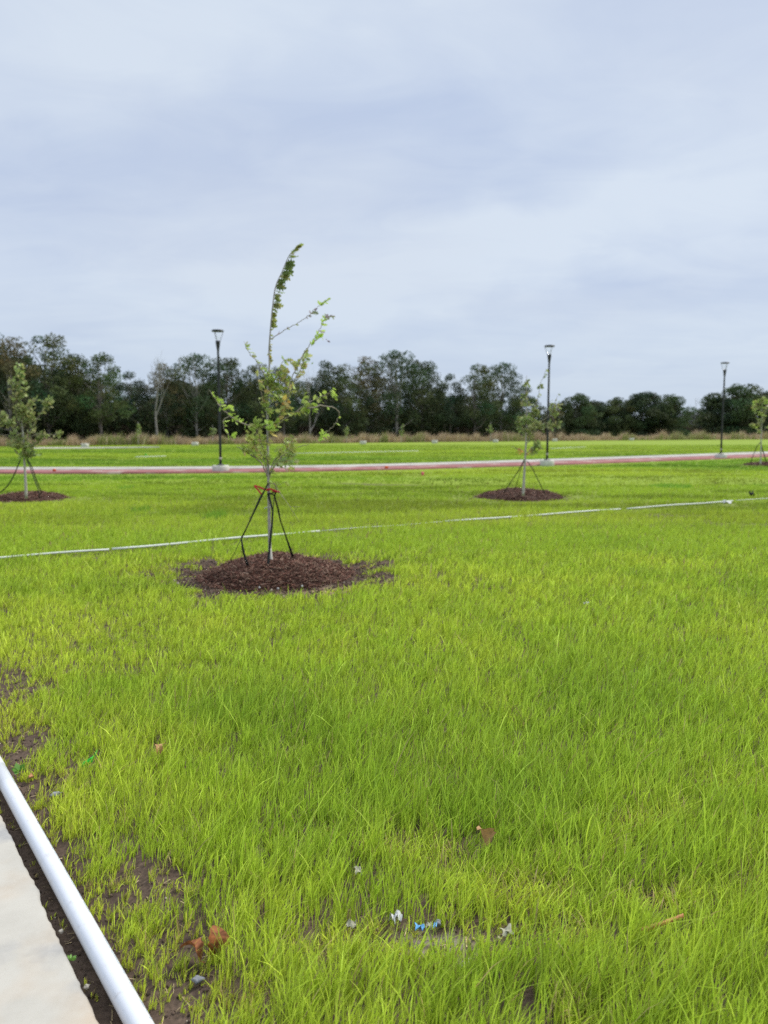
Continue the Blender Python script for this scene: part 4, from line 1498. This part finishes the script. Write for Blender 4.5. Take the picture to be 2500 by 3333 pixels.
# ------------------------------------------------------------------ the wood behind the lawn
def crown_mesh(seed, hgt, rad, nblob, leaf, tint, per=170, lo=0.22, gap=1.0):
    """leaf-sized faces spread over many uneven clumps; returns V, loops, totals, cols and limb ends"""
    g = np.random.default_rng(seed)
    ends = []
    Ps, Cs = [], []
    for i in range(nblob):
        t = g.random() ** 0.8
        z = hgt * (lo + (1 - lo) * t)
        env = math.sin(math.pi * min(1, (0.16 + 0.80 * t)) ** 0.9) ** 0.6
        a = g.random() * 2 * np.pi
        q = rad * env * math.sqrt(g.random()) * 1.0
        c_ = np.array((q * math.cos(a), q * math.sin(a), z * (1 - 0.05 * (q / rad))))
        br = rad * g.uniform(0.16, 0.34) * (1.15 - 0.4 * t)
        ends.append(c_)
        nl = int(per * (br / (rad * .25)) ** 2)
        v = g.normal(0, 1, (nl, 3))
        v /= np.linalg.norm(v, axis=1)[:, None]
        rr = br * (0.45 + 0.6 * g.random(nl) ** 0.6)
        p = c_ + v * rr[:, None] * np.array((1.15, 1.15, 0.72))
        Ps.append(p)
        base = np.array(tint) * g.uniform(0.7, 1.35)
        base = base * (1 + np.array((0.18, 0.0, -0.05)) * g.normal())
        Cs.append(base * g.uniform(0.75, 1.3, (nl, 1)))
    P = np.concatenate(Ps)
    Cc = np.clip(np.concatenate(Cs), 0.004, 1)
    keep = P[:, 2] > hgt * 0.03
    P, Cc = P[keep], Cc[keep]
    n = len(P)
    u = g.normal(0, 1, (n, 3))
    u /= np.linalg.norm(u, axis=1)[:, None]
    v = np.cross(u, g.normal(0, 1, (n, 3)))
    v /= np.linalg.norm(v, axis=1)[:, None]
    s = leaf * g.uniform(0.5, 1.3, n)[:, None]
    Q = np.stack((P - u * s, P + v * s * 0.55, P + u * s, P - v * s * 0.55), 1)
    return Q.reshape(-1, 3), np.arange(n * 4), np.full(n, 4), np.repeat(Cc, 4, axis=0), ends


def limbs_mb(seed, hgt, ends, r0, n=14, stems=1):
    g = np.random.default_rng(seed)
    b = MB()
    for s_ in range(stems):
        ox = (g.random() - 0.5) * 1.2 * (stems > 1)
        top = np.array(ends)[:, 2].max() * 0.93
        tp = [np.array((ox + 0.02 * hgt * math.sin(z * 3 + seed) * z, 0.02 * hgt * math.cos(z * 4 + seed) * z, -0.3 + z * top)) for z in np.linspace(0, 1, 8)]
        b.tube(tp, [r0 * (1 - 0.82 * z) for z in np.linspace(0, 1, 8)], 8)
        for e in [ends[i] for i in g.permutation(len(ends))[:n]]:
            z = max(0.12, (e[2] / top) * g.uniform(0.45, 0.75))
            i_ = min(z * 7, 6.9)
            st = tp[int(i_)] + (tp[int(i_) + 1] - tp[int(i_)]) * (i_ - int(i_))
            mid = (st + e) / 2 + np.array((0, 0, -0.04 * hgt * g.random())) + g.normal(0, 0.02 * hgt, 3)
            q = spline([st, mid, e], 4)
            b.tube(q, [r0 * 0.42 * (1 - 0.8 * k_ / (len(q) - 1)) for k_ in range(len(q))], 5, caps=False)
    return b


TINTS = [(0.062, 0.086, 0.036), (0.074, 0.098, 0.038), (0.052, 0.074, 0.038), (0.102, 0.100, 0.048), (0.080, 0.110, 0.036)]
HU, RU = 12.0, 4.6
VAR = []
for i in range(6):
    c_ = crown_mesh(100 + i, HU, RU, 50, 0.15, TINTS[i % 5], per=170, lo=0.12 if i % 2 else 0.25)
    VAR.append(c_)
DOME = [crown_mesh(140 + i, HU, 6.4, 70, 0.22, TINTS[i + 1], per=260, lo=0.06) for i in range(2)]
var_me = []
for i, v in enumerate(VAR + DOME):
    o = npmesh('crown', v[0], v[1], v[2], M_crown, cols=v[3])
    t_ = limbs_mb(200 + i, HU, v[4], 0.24, n=18).build('trunk', M_wbark if i % 3 else M_pbark, smooth=True)
    var_me.append((o.data, t_.data))
    bpy.data.objects.remove(o)
    bpy.data.objects.remove(t_)


def wood_tree(px, top, vi, wid, label, dd_=0.0, rot=0.0):
    D = float(edgeD(px)) * 1.10 + 3 + dd_
    p = atY(px, 1420, D)
    hgt = atY(px, top, D)[2]
    o = empty('wood_tree', (p[0], D, 0), label, 'tree', 'trees of the wood behind the lawn')
    o.rotation_euler.z = rot
    s = hgt / (HU * 1.0)
    o.scale = (s * wid, s * wid, s)
    for nm, me in zip(('crown', 'trunk'), var_me[vi]):
        c_ = bpy.data.objects.new(nm, me)
        C.objects.link(c_)
        c_.parent = o


WT = [(-60, 1078, 0, 1.0, 'very tall dark tree cut by the left edge of the photo', 0),
      (35, 1108, 3, .85, 'tall loose tree behind the left sapling', -2),
      (160, 1096, 1, .95, 'tall airy dark tree right above the left sapling', 0),
      (245, 1150, 5, .8, 'dark tree second left of the pale bare tree', 1),
      (330, 1158, 4, .95, 'rounded green tree just left of the pale bare tree', -2),
      (430, 1215, 2, .85, 'lower olive tree under the left limbs of the pale bare tree', 2),
      (545, 1190, 3, .8, 'thin-crowned tree between the pale bare tree and the left lamp post', 1),
      (640, 1160, 0, .9, 'dark tree with sky holes just left of the left lamp post', 0),
      (745, 1160, 5, .9, 'dark tree with sky holes just right of the left lamp post', 1),
      (835, 1190, 1, .85, 'dark tree behind the left limbs of the tallest sapling', 0),
      (925, 1200, 4, .8, 'olive tree directly behind the trunk of the tallest sapling', -2),
      (1060, 1180, 2, .8, 'olive-brown tree just right of the tallest sapling', 1),
      (1120, 1192, 1, .85, 'dense dark tree right of the grey leafless tree', 0),
      (1195, 1168, 3, .85, 'dense dark tree left of the highest middle crown', 2),
      (1290, 1150, 0, 1.0, 'highest dark tree in the middle of the wood', 0),
      (1375, 1172, 5, .85, 'airy tree on the right shoulder of the highest middle crown', 2),
      (1465, 1222, 2, .75, 'lower dark tree in the dip right of the middle crown', 0),
      (1545, 1190, 1, .9, 'airy dark tree second from the right end of the tall wood', 0),
      (1630, 1188, 0, .85, 'airy dark tree ending the tall wood on the right', 1),
      (1700, 1262, 4, .75, 'small olive tree behind the middle sapling', -3),
      (1800, 1315, 3, .95, 'low olive bushy tree just right of the middle lamp post', -6),
      (1875, 1282, 6, 1.0, 'round dark tree starting the low wood right of the middle lamp post', 0),
      (1935, 1305, 7, .9, 'smaller round dark tree second in the low wood', 3),
      (2010, 1295, 6, 1.0, 'round dark tree third in the low wood', 1),
      (2090, 1278, 7, 1.05, 'brownish dense tree in the middle of the low wood', -1),
      (2170, 1285, 6, 1.05, 'dense dark dome-shaped tree ending the middle clump of the low wood', -3),
      (2270, 1330, 5, 1.1, 'low thin tree in the gap of the low wood', 8),
      (2335, 1295, 7, .95, 'dark tree just left of the right lamp post', 2),
      (2400, 1252, 6, 1.25, 'broad dark dome-shaped tree right of the right lamp post', 0),
      (2490, 1275, 7, 1.0, 'dark tree behind the sapling at the right edge', 2)]
for i, (px, top, vi, wid, lb, dd_) in enumerate(WT):
    wood_tree(px, top, vi, wid, lb, dd_, rot=i * 1.7)


# bare trees
def bare_tree(px, top, seed, label, r0, dd_=-3.0, spread=0.36, m=None):
    D = float(edgeD(px)) * 1.10 + 3 + dd_
    hgt = atY(px, top, D)[2]
    p = atY(px, 1420, D)
    g = np.random.default_rng(seed)
    o = empty('bare_tree', (p[0], D, 0), label, 'tree', 'leafless trees at the edge of the wood')
    trunkb, brb = MB(), MB()

    def grow(st, d, ln, r, lev):
        n_ = 5
        q = [st]
        dd2 = d.copy()
        for _ in range(n_):
            dd2 = dd2 + g.normal(0, 0.06, 3) + np.array((0, 0, 0.07))
            dd2 /= np.linalg.norm(dd2)
            q.append(q[-1] + dd2 * ln / n_)
        (trunkb if lev == 0 else brb).tube(q, [r * (1 - 0.5 * k_ / n_) for k_ in range(n_ + 1)], 6 if lev < 2 else 3, caps=False)
        if lev >= 5:
            return
        nb = 3 if lev < 4 else 4
        for k_ in range(nb):
            i_ = n_ if k_ == 0 else g.integers(2, n_ + 1)
            nd = dd2 + g.normal(0, spread, 3)
            nd[2] = abs(nd[2]) + 0.25
            nd /= np.linalg.norm(nd)
            grow(q[i_], nd, ln * g.uniform(0.55, 0.8), r * 0.5, lev + 1)
    grow(np.array((0, 0, -0.2)), np.array((0, 0, 1.0)), hgt * 0.38, r0, 0)
    zmax = max(v[:, 2].max() for v in brb.V)
    for B_ in (trunkb, brb):
        for v in B_.V:
            v *= hgt / zmax
    trunkb.build('trunk', m or M_pbark, o, smooth=True)
    brb.build('branches', m or M_pbark, o)


bare_tree(512, 1140, 4, 'pale leafless tree standing out against the wood left of the left lamp post', 0.17)
bare_tree(1010, 1178, 9, 'grey leafless tree behind the right side of the tallest sapling', 0.12, spread=0.5)
bare_tree(2255, 1288, 12, 'small faint leafless tree in the gap of the low wood', 0.15, dd_=4)

# background rows and undergrowth: a mass
def mass():
    g = np.random.default_rng(77)
    Vs, Ls, Ts, Cs = [], [], [], []
    off = 0
    skyx = [-900, 0, 180, 260, 420, 620, 760, 900, 1100, 1290, 1420, 1480, 1560, 1650, 1720, 1790, 1900, 2080, 2180, 2260, 2400, 2500, 3400]
    skyy = [1085, 1120, 1120, 1190, 1225, 1195, 1190, 1215, 1205, 1175, 1215, 1235, 1210, 1215, 1300, 1345, 1318, 1300, 1310, 1352, 1280, 1290, 1290]
    px = -820.0
    while px < 3300:
        row = g.random()
        D = float(edgeD(px)) * 1.12 + 9 + 14 * row
        top = np.interp(px, skyx, skyy) + g.uniform(22, 75) * (px < 1700)
        if px < -90 or px > 2540:
            D -= 7
        hgt = atY(px, top, D)[2]
        p = atY(px, 1420, D)
        v = (VAR + DOME)[g.integers(8)]
        s = hgt / HU
        a = g.random() * 6.28
        R_ = np.array(((math.cos(a), -math.sin(a), 0), (math.sin(a), math.cos(a), 0), (0, 0, 1)))
        q = (v[0] * s * np.array((1.0, 1.0, 1))) @ R_.T + np.array((p[0], D, 0))
        Vs.append(q)
        Ls.append(v[1] + off)
        Ts.append(v[2])
        Cs.append(v[3] * g.uniform(0.7, 1.0))
        off += len(q)
        px += g.uniform(38, 75)
    # undergrowth: dense low leafy thicket
    n = 150000
    pxs = g.uniform(-900, 3400, n)
    u = (pxs - 1250) / F
    D = edgeD(pxs) * 1.09 + 3 + g.random(n) * 20
    hmax = np.interp(pxs, [-900, 1650, 1800, 3400], [4.6, 4.2, 3.2, 3.2]) * (0.55 + 0.9 * vn(pxs * 0.03, D * 0.15, 2))
    z = g.random(n) ** 0.9 * hmax
    P = np.stack((u * D / CT, D, z), -1)
    cc = np.array(TINTS)[g.integers(0, 5, n)] * (0.55 + 0.6 * vn(pxs * 0.05, z * 0.5, 3))[:, None]
    brn = (vn(pxs * 0.012, D * 0.1, 5) > 0.62)[:, None] * (z < 2.0)[:, None]
    cc = np.where(brn, np.array((0.085, 0.065, 0.045)) * g.uniform(0.6, 1.3, (n, 1)), cc)
    a_ = g.normal(0, 1, (n, 3))
    a_ /= np.linalg.norm(a_, axis=1)[:, None]
    b_ = np.cross(a_, g.normal(0, 1, (n, 3)))
    b_ /= np.linalg.norm(b_, axis=1)[:, None]
    s = g.uniform(0.10, 0.34, n)[:, None]
    Q = np.stack((P - a_ * s, P + b_ * s * .6, P + a_ * s, P - b_ * s * .6), 1).reshape(-1, 3)
    Vs.append(Q)
    Ls.append(np.arange(n * 4) + off)
    Ts.append(np.full(n, 4))
    Cs.append(np.repeat(cc, 4, axis=0))
    o = npmesh('woodland', np.concatenate(Vs), np.concatenate(Ls), np.concatenate(Ts), M_crown, cols=np.concatenate(Cs))
    tag(o, 'dark far woodland and thicket filling in behind the front trees', 'woodland', kind='stuff')


mass()


def dry_band():
    g = np.random.default_rng(5)
    n = 90000
    px = g.uniform(-900, 3400, n)
    clump = vn(px * 0.055, px * 0, 1)
    D = edgeD(px) + 0.5 + g.random(n) ** 1.3 * (edgeD(px) * 0.09 + 3.5)
    u = (px - 1250) / F
    x = u * D / CT
    h = (0.45 + 0.65 * vn(px * 0.04, D * 0.5, 3) ** 1.5 + 0.35 * (clump > 0.6)) * g.uniform(0.55, 1.15, n) * np.interp(px, [0, 1700, 2500], [0.95, 1.1, 1.25])
    w_ = g.uniform(0.012, 0.04, n)
    az = g.random(n) * 6.28
    lean = g.normal(0, 0.22, (n, 2)) + np.array((0.12, 0))
    c1, c2, c3, c4 = np.array((0.50, 0.38, 0.23)), np.array((0.38, 0.28, 0.19)), np.array((0.26, 0.29, 0.09)), np.array((0.62, 0.52, 0.36))
    k1 = vn(px * 0.03, D * 0.2, 6)[:, None]
    cc = c1 * (1 - k1) + c2 * k1
    gsel = (vn(px * 0.02 + 40, D * 0.3, 4) > 0.55)[:, None] & (g.random((n, 1)) < 0.7)
    cc = np.where(gsel, c3, cc)
    cc = np.where(g.random((n, 1)) < 0.08, c4, cc) * g.uniform(0.7, 1.25, (n, 1))
    wx, wy = np.cos(az) * w_, np.sin(az) * w_
    P = np.zeros((n, 5, 3))
    for r, t in enumerate((0, 0.55)):
        for o_, sg in ((0, -1), (1, 1)):
            P[:, r * 2 + o_, 0] = x + lean[:, 0] * h * t * t + sg * wx
            P[:, r * 2 + o_, 1] = D + lean[:, 1] * h * t * t + sg * wy
            P[:, r * 2 + o_, 2] = h * t
    P[:, 4, 0] = x + lean[:, 0] * h
    P[:, 4, 1] = D + lean[:, 1] * h
    P[:, 4, 2] = h
    pat = np.array([0, 1, 3, 2, 2, 3, 4])
    loops = (np.arange(n)[:, None] * 5 + pat).reshape(-1)
    o = npmesh('dry_grass', P.reshape(-1, 3), loops, np.tile([4, 3], n), M_dry, cols=np.repeat(cc, 5, axis=0))
    tag(o, 'tall tan dry grass between the lawn and the wood', 'dry grass', kind='stuff')


dry_band()


# ------------------------------------------------------------------ survey flags and litter on the lawn
def flag(px, py, m, label, hgt=0.30, sz=(0.10, 0.075)):
    p = gnd(px, py + 6)
    root = empty('marker_flag', (p[0], p[1], 0), label, 'marker flag', 'small survey marker flags on the lawn')
    b = MB()
    b.tube([(0, 0, -0.05), (0.004, 0, hgt)], 0.003, 5)
    b.build('wire_stake', M_strap, root)
    b = MB()
    b.ribbon([(0.0, 0, hgt - sz[1] / 2), (sz[0] * .5, 0.012, hgt - sz[1] / 2 + .004), (sz[0], -0.006, hgt - sz[1] / 2 - .004)], np.array((0, 0, 1.0)), sz[1], 0.001)
    b.build('flag', m, root)


flag(172, 1533, M_orange, 'small orange flag on the red track beside the left sapling', 0.14, (0.12, 0.09))
flag(1252, 1523, M_orange, 'small orange flag on the red track between the tallest and middle saplings', 0.14, (0.14, 0.10))
flag(1371, 1545, M_pink, 'small pink flag in the grass in front of the red track', 0.15, (0.09, 0.12))
flag(472, 1483, M_green, 'tiny green flag on the far lawn behind the red track', 0.2, (0.10, 0.10))


def crumple(name, px, py, z, sx, sy, sz, m, label, cat, seed, group=None, rot=0.0, grid=7, D=None):
    """crumpled sheet: folded grid with thickness"""
    g = np.random.default_rng(seed)
    p = gnd(px, py, z)
    n_ = grid
    top = []
    for i in range(n_):
        for j in range(n_):
            u, v = i / (n_ - 1) - 0.5, j / (n_ - 1) - 0.5
            e = 1 + 0.35 * (g.random() - 0.5) * (max(abs(u), abs(v)) > 0.45)
            top.append((u * sx * .85 * e + g.normal(0, sx * 0.05), v * sy * .85 * e + g.normal(0, sy * 0.04), sz * (0.5 + 0.45 * math.sin(u * 7 + seed) * math.cos(v * 5 + seed) + g.normal(0, 0.22))))
    top = np.array(top)
    bot = top - np.array((0, 0, 0.0015))
    fs = []
    for i in range(n_ - 1):
        for j in range(n_ - 1):
            a, b_, c_, d_ = i * n_ + j, (i + 1) * n_ + j, (i + 1) * n_ + j + 1, i * n_ + j + 1
            fs += [(a, b_, c_, d_), tuple(q + n_ * n_ for q in (d_, c_, b_, a))]
    b = MB()
    b.add(np.concatenate((top, bot)), fs)
    o = b.build(name, m)
    o.location = tuple(float(q) for q in p)
    o.rotation_euler.z = rot
    return tag(o, label, cat, group)


crumple('litter', 2364, 1640, 0.05, 0.20, 0.16, 0.07, M_paper, 'crumpled white litter at the right end of the slim white pipes', 'litter', 3)
crumple('litter', 2447, 1615, 0.05, 0.10, 0.10, 0.10, M_strap, 'small black scrap in the grass near the right edge', 'litter', 4)
crumple('litter', 1907, 1966, 0.05, 0.05, 0.03, 0.02, M_paper, 'small white scrap in the open grass right of the mulch mound', 'litter', 5)
crumple('litter', 1288, 3002, 0.035, 0.040, 0.032, 0.035, M_paper, 'crumpled white scrap left of the blue wrapper', 'litter', 6, rot=0.6)
crumple('litter', 1145, 3016, 0.035, 0.034, 0.024, 0.018, M_dirtpaper, 'flat soiled scrap left of the crumpled white scrap', 'litter', 7)
crumple('litter', 1648, 3034, 0.035, 0.042, 0.028, 0.014, M_dirtpaper, 'pale soiled scrap right of the blue wrapper', 'litter', 8, rot=0.4)
crumple('litter', 1165, 2838, 0.05, 0.030, 0.035, 0.014, M_dirtpaper, 'pale scrap half hidden in grass above the other scraps', 'litter', 9, rot=0.4)
wr = empty('wrapper', gnd(1392, 3026, 0.035), 'torn blue and white wrapper on the bare soil', 'wrapper')
for nm, m_, dx, dz, sx, sy, sd_ in (('blue_end', M_blue, -0.022, 0.0, 0.030, 0.020, 1), ('pale_middle', M_dirtpaper, 0.004, 0.004, 0.018, 0.018, 2), ('blue_tip', M_blue, 0.023, 0.010, 0.013, 0.022, 3)):
    o = crumple(nm, 1392, 3026, 0.035, sx, sy, 0.018, m_, None, None, sd_ + 20, grid=5)
    o.parent = wr
    o.location = (dx, 0, dz)

# fluorescent green ribbon
b = MB()
rp = [gnd(266, 2490, 0.035), gnd(274, 2487, 0.05), gnd(288, 2480, 0.055), gnd(300, 2470, 0.065), gnd(307, 2462, 0.065), gnd(311, 2455, 0.075), gnd(315, 2446, 0.078)]
b.ribbon(spline(rp, 4), [np.array((0.25, 0.3, 1.0))] * 100, 0.022, 0.001)
tag(b.build('ribbon', M_green), 'bright green plastic ribbon in the grass near the big white pipe', 'ribbon')
# faded orange strip
b = MB()
rp = [gnd(2086, 3030, 0.045), gnd(2110, 3022, 0.055), gnd(2135, 3012, 0.06), gnd(2165, 3003, 0.062), gnd(2195, 2992, 0.066), gnd(2225, 2980, 0.07)]
b.ribbon(spline(rp, 4), [np.array((0.1, 0.3, 1.0))] * 100, [0.006 + 0.006 * abs(math.sin(i * 1.3)) + 0.003 for i in range(40)], 0.0015)
tag(b.build('plastic_strip', M_orangep), 'faded orange plastic strip in the grass at the lower right', 'strip')


# fallen leaves
def dead_leaf(px, py, z, size, rot, tilt, m, label, seed, curl=0.5):
    g = np.random.default_rng(seed)
    outl = LEAF2D.copy()
    outl[:, 0] *= 1.15
    b = MB()
    nr = 9
    V = []
    for i in range(nr + 1):
        v = i / nr
        hw = 0.42 * math.sin(math.pi * min(1, v * 0.93 + 0.04)) ** 0.7 * (1 + 0.16 * math.sin(v * 24))
        for j in range(7):
            u = (j / 6 - 0.5) * 2 * hw
            zz = curl * (abs(u) ** 1.6) * 1.5 + curl * 0.6 * math.sin(v * 3.0) + 0.03 * math.sin(v * 20 + j) + g.normal(0, 0.012)
            V.append((u, v - 0.5, zz))
    V = np.array(V) * size
    fs = [(i * 7 + j, i * 7 + j + 1, (i + 1) * 7 + j + 1, (i + 1) * 7 + j) for i in range(nr) for j in range(6)]
    b.add(V, fs)
    o = b.build('fallen_leaf', m, smooth=True)
    p = gnd(px, py, z)
    o.location = tuple(float(q) for q in p)
    o.rotation_euler = (tilt[0], tilt[1], rot)
    st = MB()
    st.tube([(0, -0.5 * size, 0), (0.05 * size, -0.72 * size, 0.05 * size)], 0.0012, 5)
    st.build('stalk', m, o)
    return tag(o, label, 'leaf', 'fallen brown leaves')


dead_leaf(692, 3060, 0.048, 0.074, 0.5, (1.0, 0.3), M_deadleaf, 'large curled rust-brown leaf at the lower left, the upper of a pair', 1, 0.7)
dead_leaf(618, 3108, 0.03, 0.07, 1.3, (0.3, 0.5), M_deadleaf, 'small dark brown leaf below the large curled rust-brown one', 2, 0.6)
dead_leaf(1568, 2728, 0.075, 0.075, 2.4, (1.1, 0.2), M_tanleaf, 'folded brown leaf caught in grass at the lower middle', 3, 0.6)
dead_leaf(508, 2440, 0.08, 0.055, 0.9, (0.7, 0.4), M_tanleaf, 'left half of the pair of tan leaves right of the green ribbon', 4, 0.5)
dead_leaf(532, 2438, 0.08, 0.055, -0.6, (0.7, -0.3), M_tanleaf, 'right half of the pair of tan leaves right of the green ribbon', 5, 0.5)


def rock(px, py, size, m, label, seed, z=0.006, grp=None, cat='stone'):
    g = np.random.default_rng(seed)
    V, fs = [], []
    R_, S_ = 9, 14
    for i in range(R_ + 1):
        th = math.pi * i / R_
        for k_ in range(S_):
            ph = 2 * math.pi * k_ / S_
            v = np.array((math.sin(th) * math.cos(ph), math.sin(th) * math.sin(ph), math.cos(th)))
            f = 1 + 1.0 * (vn(v[0] * 1.6 + seed * 3.1 + v[2], v[1] * 1.6 + 9 + v[2] * 1.3, 3) - 0.5) + 0.5 * (vn(v[0] * 4 + seed, v[1] * 4 + v[2] * 4, 5) - 0.5)
            V.append(v * f * np.array(size) * 0.8)
    for i in range(R_):
        for k_ in range(S_):
            k2 = (k_ + 1) % S_
            fs.append((i * S_ + k_, (i + 1) * S_ + k_, (i + 1) * S_ + k2, i * S_ + k2))
    b = MB()
    b.add(V, fs)
    o = b.build('stone', m)
    p = gnd(px, py, z)
    o.location = tuple(float(q) for q in p)
    o.rotation_euler.z = g.random() * 6
    return tag(o, label, cat, grp)


G5 = 'stones on the bare soil'
o = rock(185, 2584, (0.027, 0.013, 0.012), M_rock, 'blue-grey stone on the soil right of the big pipe', 1, grp=G5)
o.rotation_euler.z = 0.5
rock(100, 2527, (0.018, 0.014, 0.013), M_rrock, 'reddish stone on the soil near the far end of the big pipe', 2, grp=G5)
rock(644, 3192, (0.020, 0.014, 0.013), M_rock, 'grey stone in thin grass below the curled brown leaves', 3, grp=G5)
rock(1425, 3005, (0.011, 0.009, 0.010), M_rock, 'small grey stone just behind the blue wrapper', 4, 0.02, grp=G5)
rock(199, 3032, (0.009, 0.008, 0.007), M_prock, 'upper pale pebble between the walk and the big pipe', 5, 0.0, grp=G5)
rock(284, 3212, (0.010, 0.008, 0.008), M_prock, 'lower pale pebble between the walk and the big pipe', 6, 0.0, grp=G5)
rock(1520, 3140, (0.028, 0.018, 0.012), M_prock, 'flat pale clod in grass below the blue wrapper', 7, 0.01, grp=G5)
rock(1400, 3145, (0.011, 0.007, 0.007), M_prock, 'small white pebble below the blue wrapper', 8, 0.01, grp=G5)
rock(845, 1912, (0.010, 0.010, 0.010), M_paper, 'tiny white pebble at the front of the mulch, left one', 9, 0.04, grp=G5)
rock(905, 1916, (0.012, 0.012, 0.011), M_paper, 'tiny white pebble at the front of the mulch, middle one', 10, 0.03, grp=G5)
rock(984, 1908, (0.012, 0.010, 0.011), M_paper, 'tiny white pebble at the front of the mulch, right one', 11, 0.04, grp=G5)

def weed(px, py, n, size, label, seed):
    g = np.random.default_rng(seed)
    p = gnd(px, py, 0.0)
    root = empty('weed', p, label, 'weed', 'broad-leaved weeds on the bare soil')
    a = np.arange(n) * 2.4
    el = g.uniform(0.25, 0.9, n)
    d = np.stack((np.cos(a) * np.cos(el), np.sin(a) * np.cos(el), np.sin(el)), -1)
    cols = np.array((0.16, 0.34, 0.06)) * g.uniform(0.7, 1.3, (n, 1))
    leaves('leaves', d * 0.006, d, size * g.uniform(0.6, 1.1, n), cols, root, simple=True, g=g)


weed(62, 2512, 11, 0.035, 'low broad-leaved weed beside the far end of the big pipe', 1)
weed(228, 3128, 9, 0.018, 'tiny weed between the walk and the big pipe', 2)
weed(960, 2690, 10, 0.030, 'small leafy weed in the grass left of the folded brown leaf', 3)

# fine clods and straw bits scattered over the bare soil
def soil_bits():
    g = np.random.default_rng(17)
    n0 = 26000
    y = g.uniform(1.3, 4.6, n0)
    x = g.uniform(-2.2, 1.8, n0)
    ax_, aq_ = g.random(9000) * 6.283, MOUNDS[0][2] * (0.95 + 0.65 * g.random(9000))
    x = np.concatenate((x, MOUNDS[0][0] + np.cos(ax_) * aq_ * 1.15))
    y = np.concatenate((y, MOUNDS[0][1] + np.sin(ax_) * aq_))
    c_ = cover(x, y)
    s = sdist(x, y)
    keep = (c_ < 0.55) & (s > SLAB_S + 0.02) & (np.abs(s) > PR)
    x, y = x[keep], y[keep]
    n = len(x)
    z = H(x, y) + 0.001
    size = (0.0015 + 0.0065 * g.random(n) ** 3) * np.where(y > 5.5, 2.2, 1)
    ctr = np.stack((x, y, z), -1)
    oct_ = np.array([(1, 0, 0), (0, 1, 0), (-1, 0, 0), (0, -1, 0), (0, 0, 1), (0, 0, -1)], float)
    P = ctr[:, None, :] + oct_[None] * size[:, None, None] * g.uniform(0.6, 1.5, (n, 6, 1))
    f_ = np.array([0, 1, 4, 1, 2, 4, 2, 3, 4, 3, 0, 4, 1, 0, 5, 2, 1, 5, 3, 2, 5, 0, 3, 5])
    loops = (np.arange(n)[:, None] * 6 + f_).reshape(-1)
    cc = np.array((0.075, 0.051, 0.037)) * g.uniform(0.5, 1.7, (n, 1))
    pale = g.random((n, 1)) < 0.02
    cc = np.where(pale, np.array((0.42, 0.36, 0.27)), cc)
    V1, T1, C1 = P.reshape(-1, 3), np.full(n * 8, 3), np.repeat(cc, 6, axis=0)
    # straw
    m_ = 2600
    y = g.uniform(1.4, 4.4, m_)
    x = g.uniform(-2.1, 1.6, m_)
    keep = (cover(x, y) < 0.6) & (sdist(x, y) > SLAB_S + 0.03)
    x, y = x[keep], y[keep]
    m_ = len(x)
    z = H(x, y) + 0.004
    a = g.random(m_) * 6.28
    ln = g.uniform(0.006, 0.022, m_)
    d = np.stack((np.cos(a) * ln, np.sin(a) * ln, g.normal(0, 0.003, m_)), -1)
    w_ = np.stack((-np.sin(a), np.cos(a), a * 0), -1) * g.uniform(0.0006, 0.0016, (m_, 1))
    c0 = np.stack((x, y, z), -1)
    Q = np.stack((c0 - d - w_, c0 + d - w_, c0 + d + w_ + (0, 0, .001), c0 - d + w_), 1).reshape(-1, 3)
    cc2 = np.repeat(np.array((0.40, 0.31, 0.17)) * g.uniform(0.5, 1.3, (m_, 1)), 4, axis=0)
    o = npmesh('soil_debris', np.concatenate((V1, Q)), np.concatenate((loops, np.arange(m_ * 4) + len(V1))), np.concatenate((T1, np.full(m_, 4))), M_mulch, cols=np.concatenate((C1, cc2)))
    tag(o, 'crumbs of soil and bits of straw on the bare ground', 'soil debris', kind='stuff')


soil_bits()
print('objects', len(scene.objects))
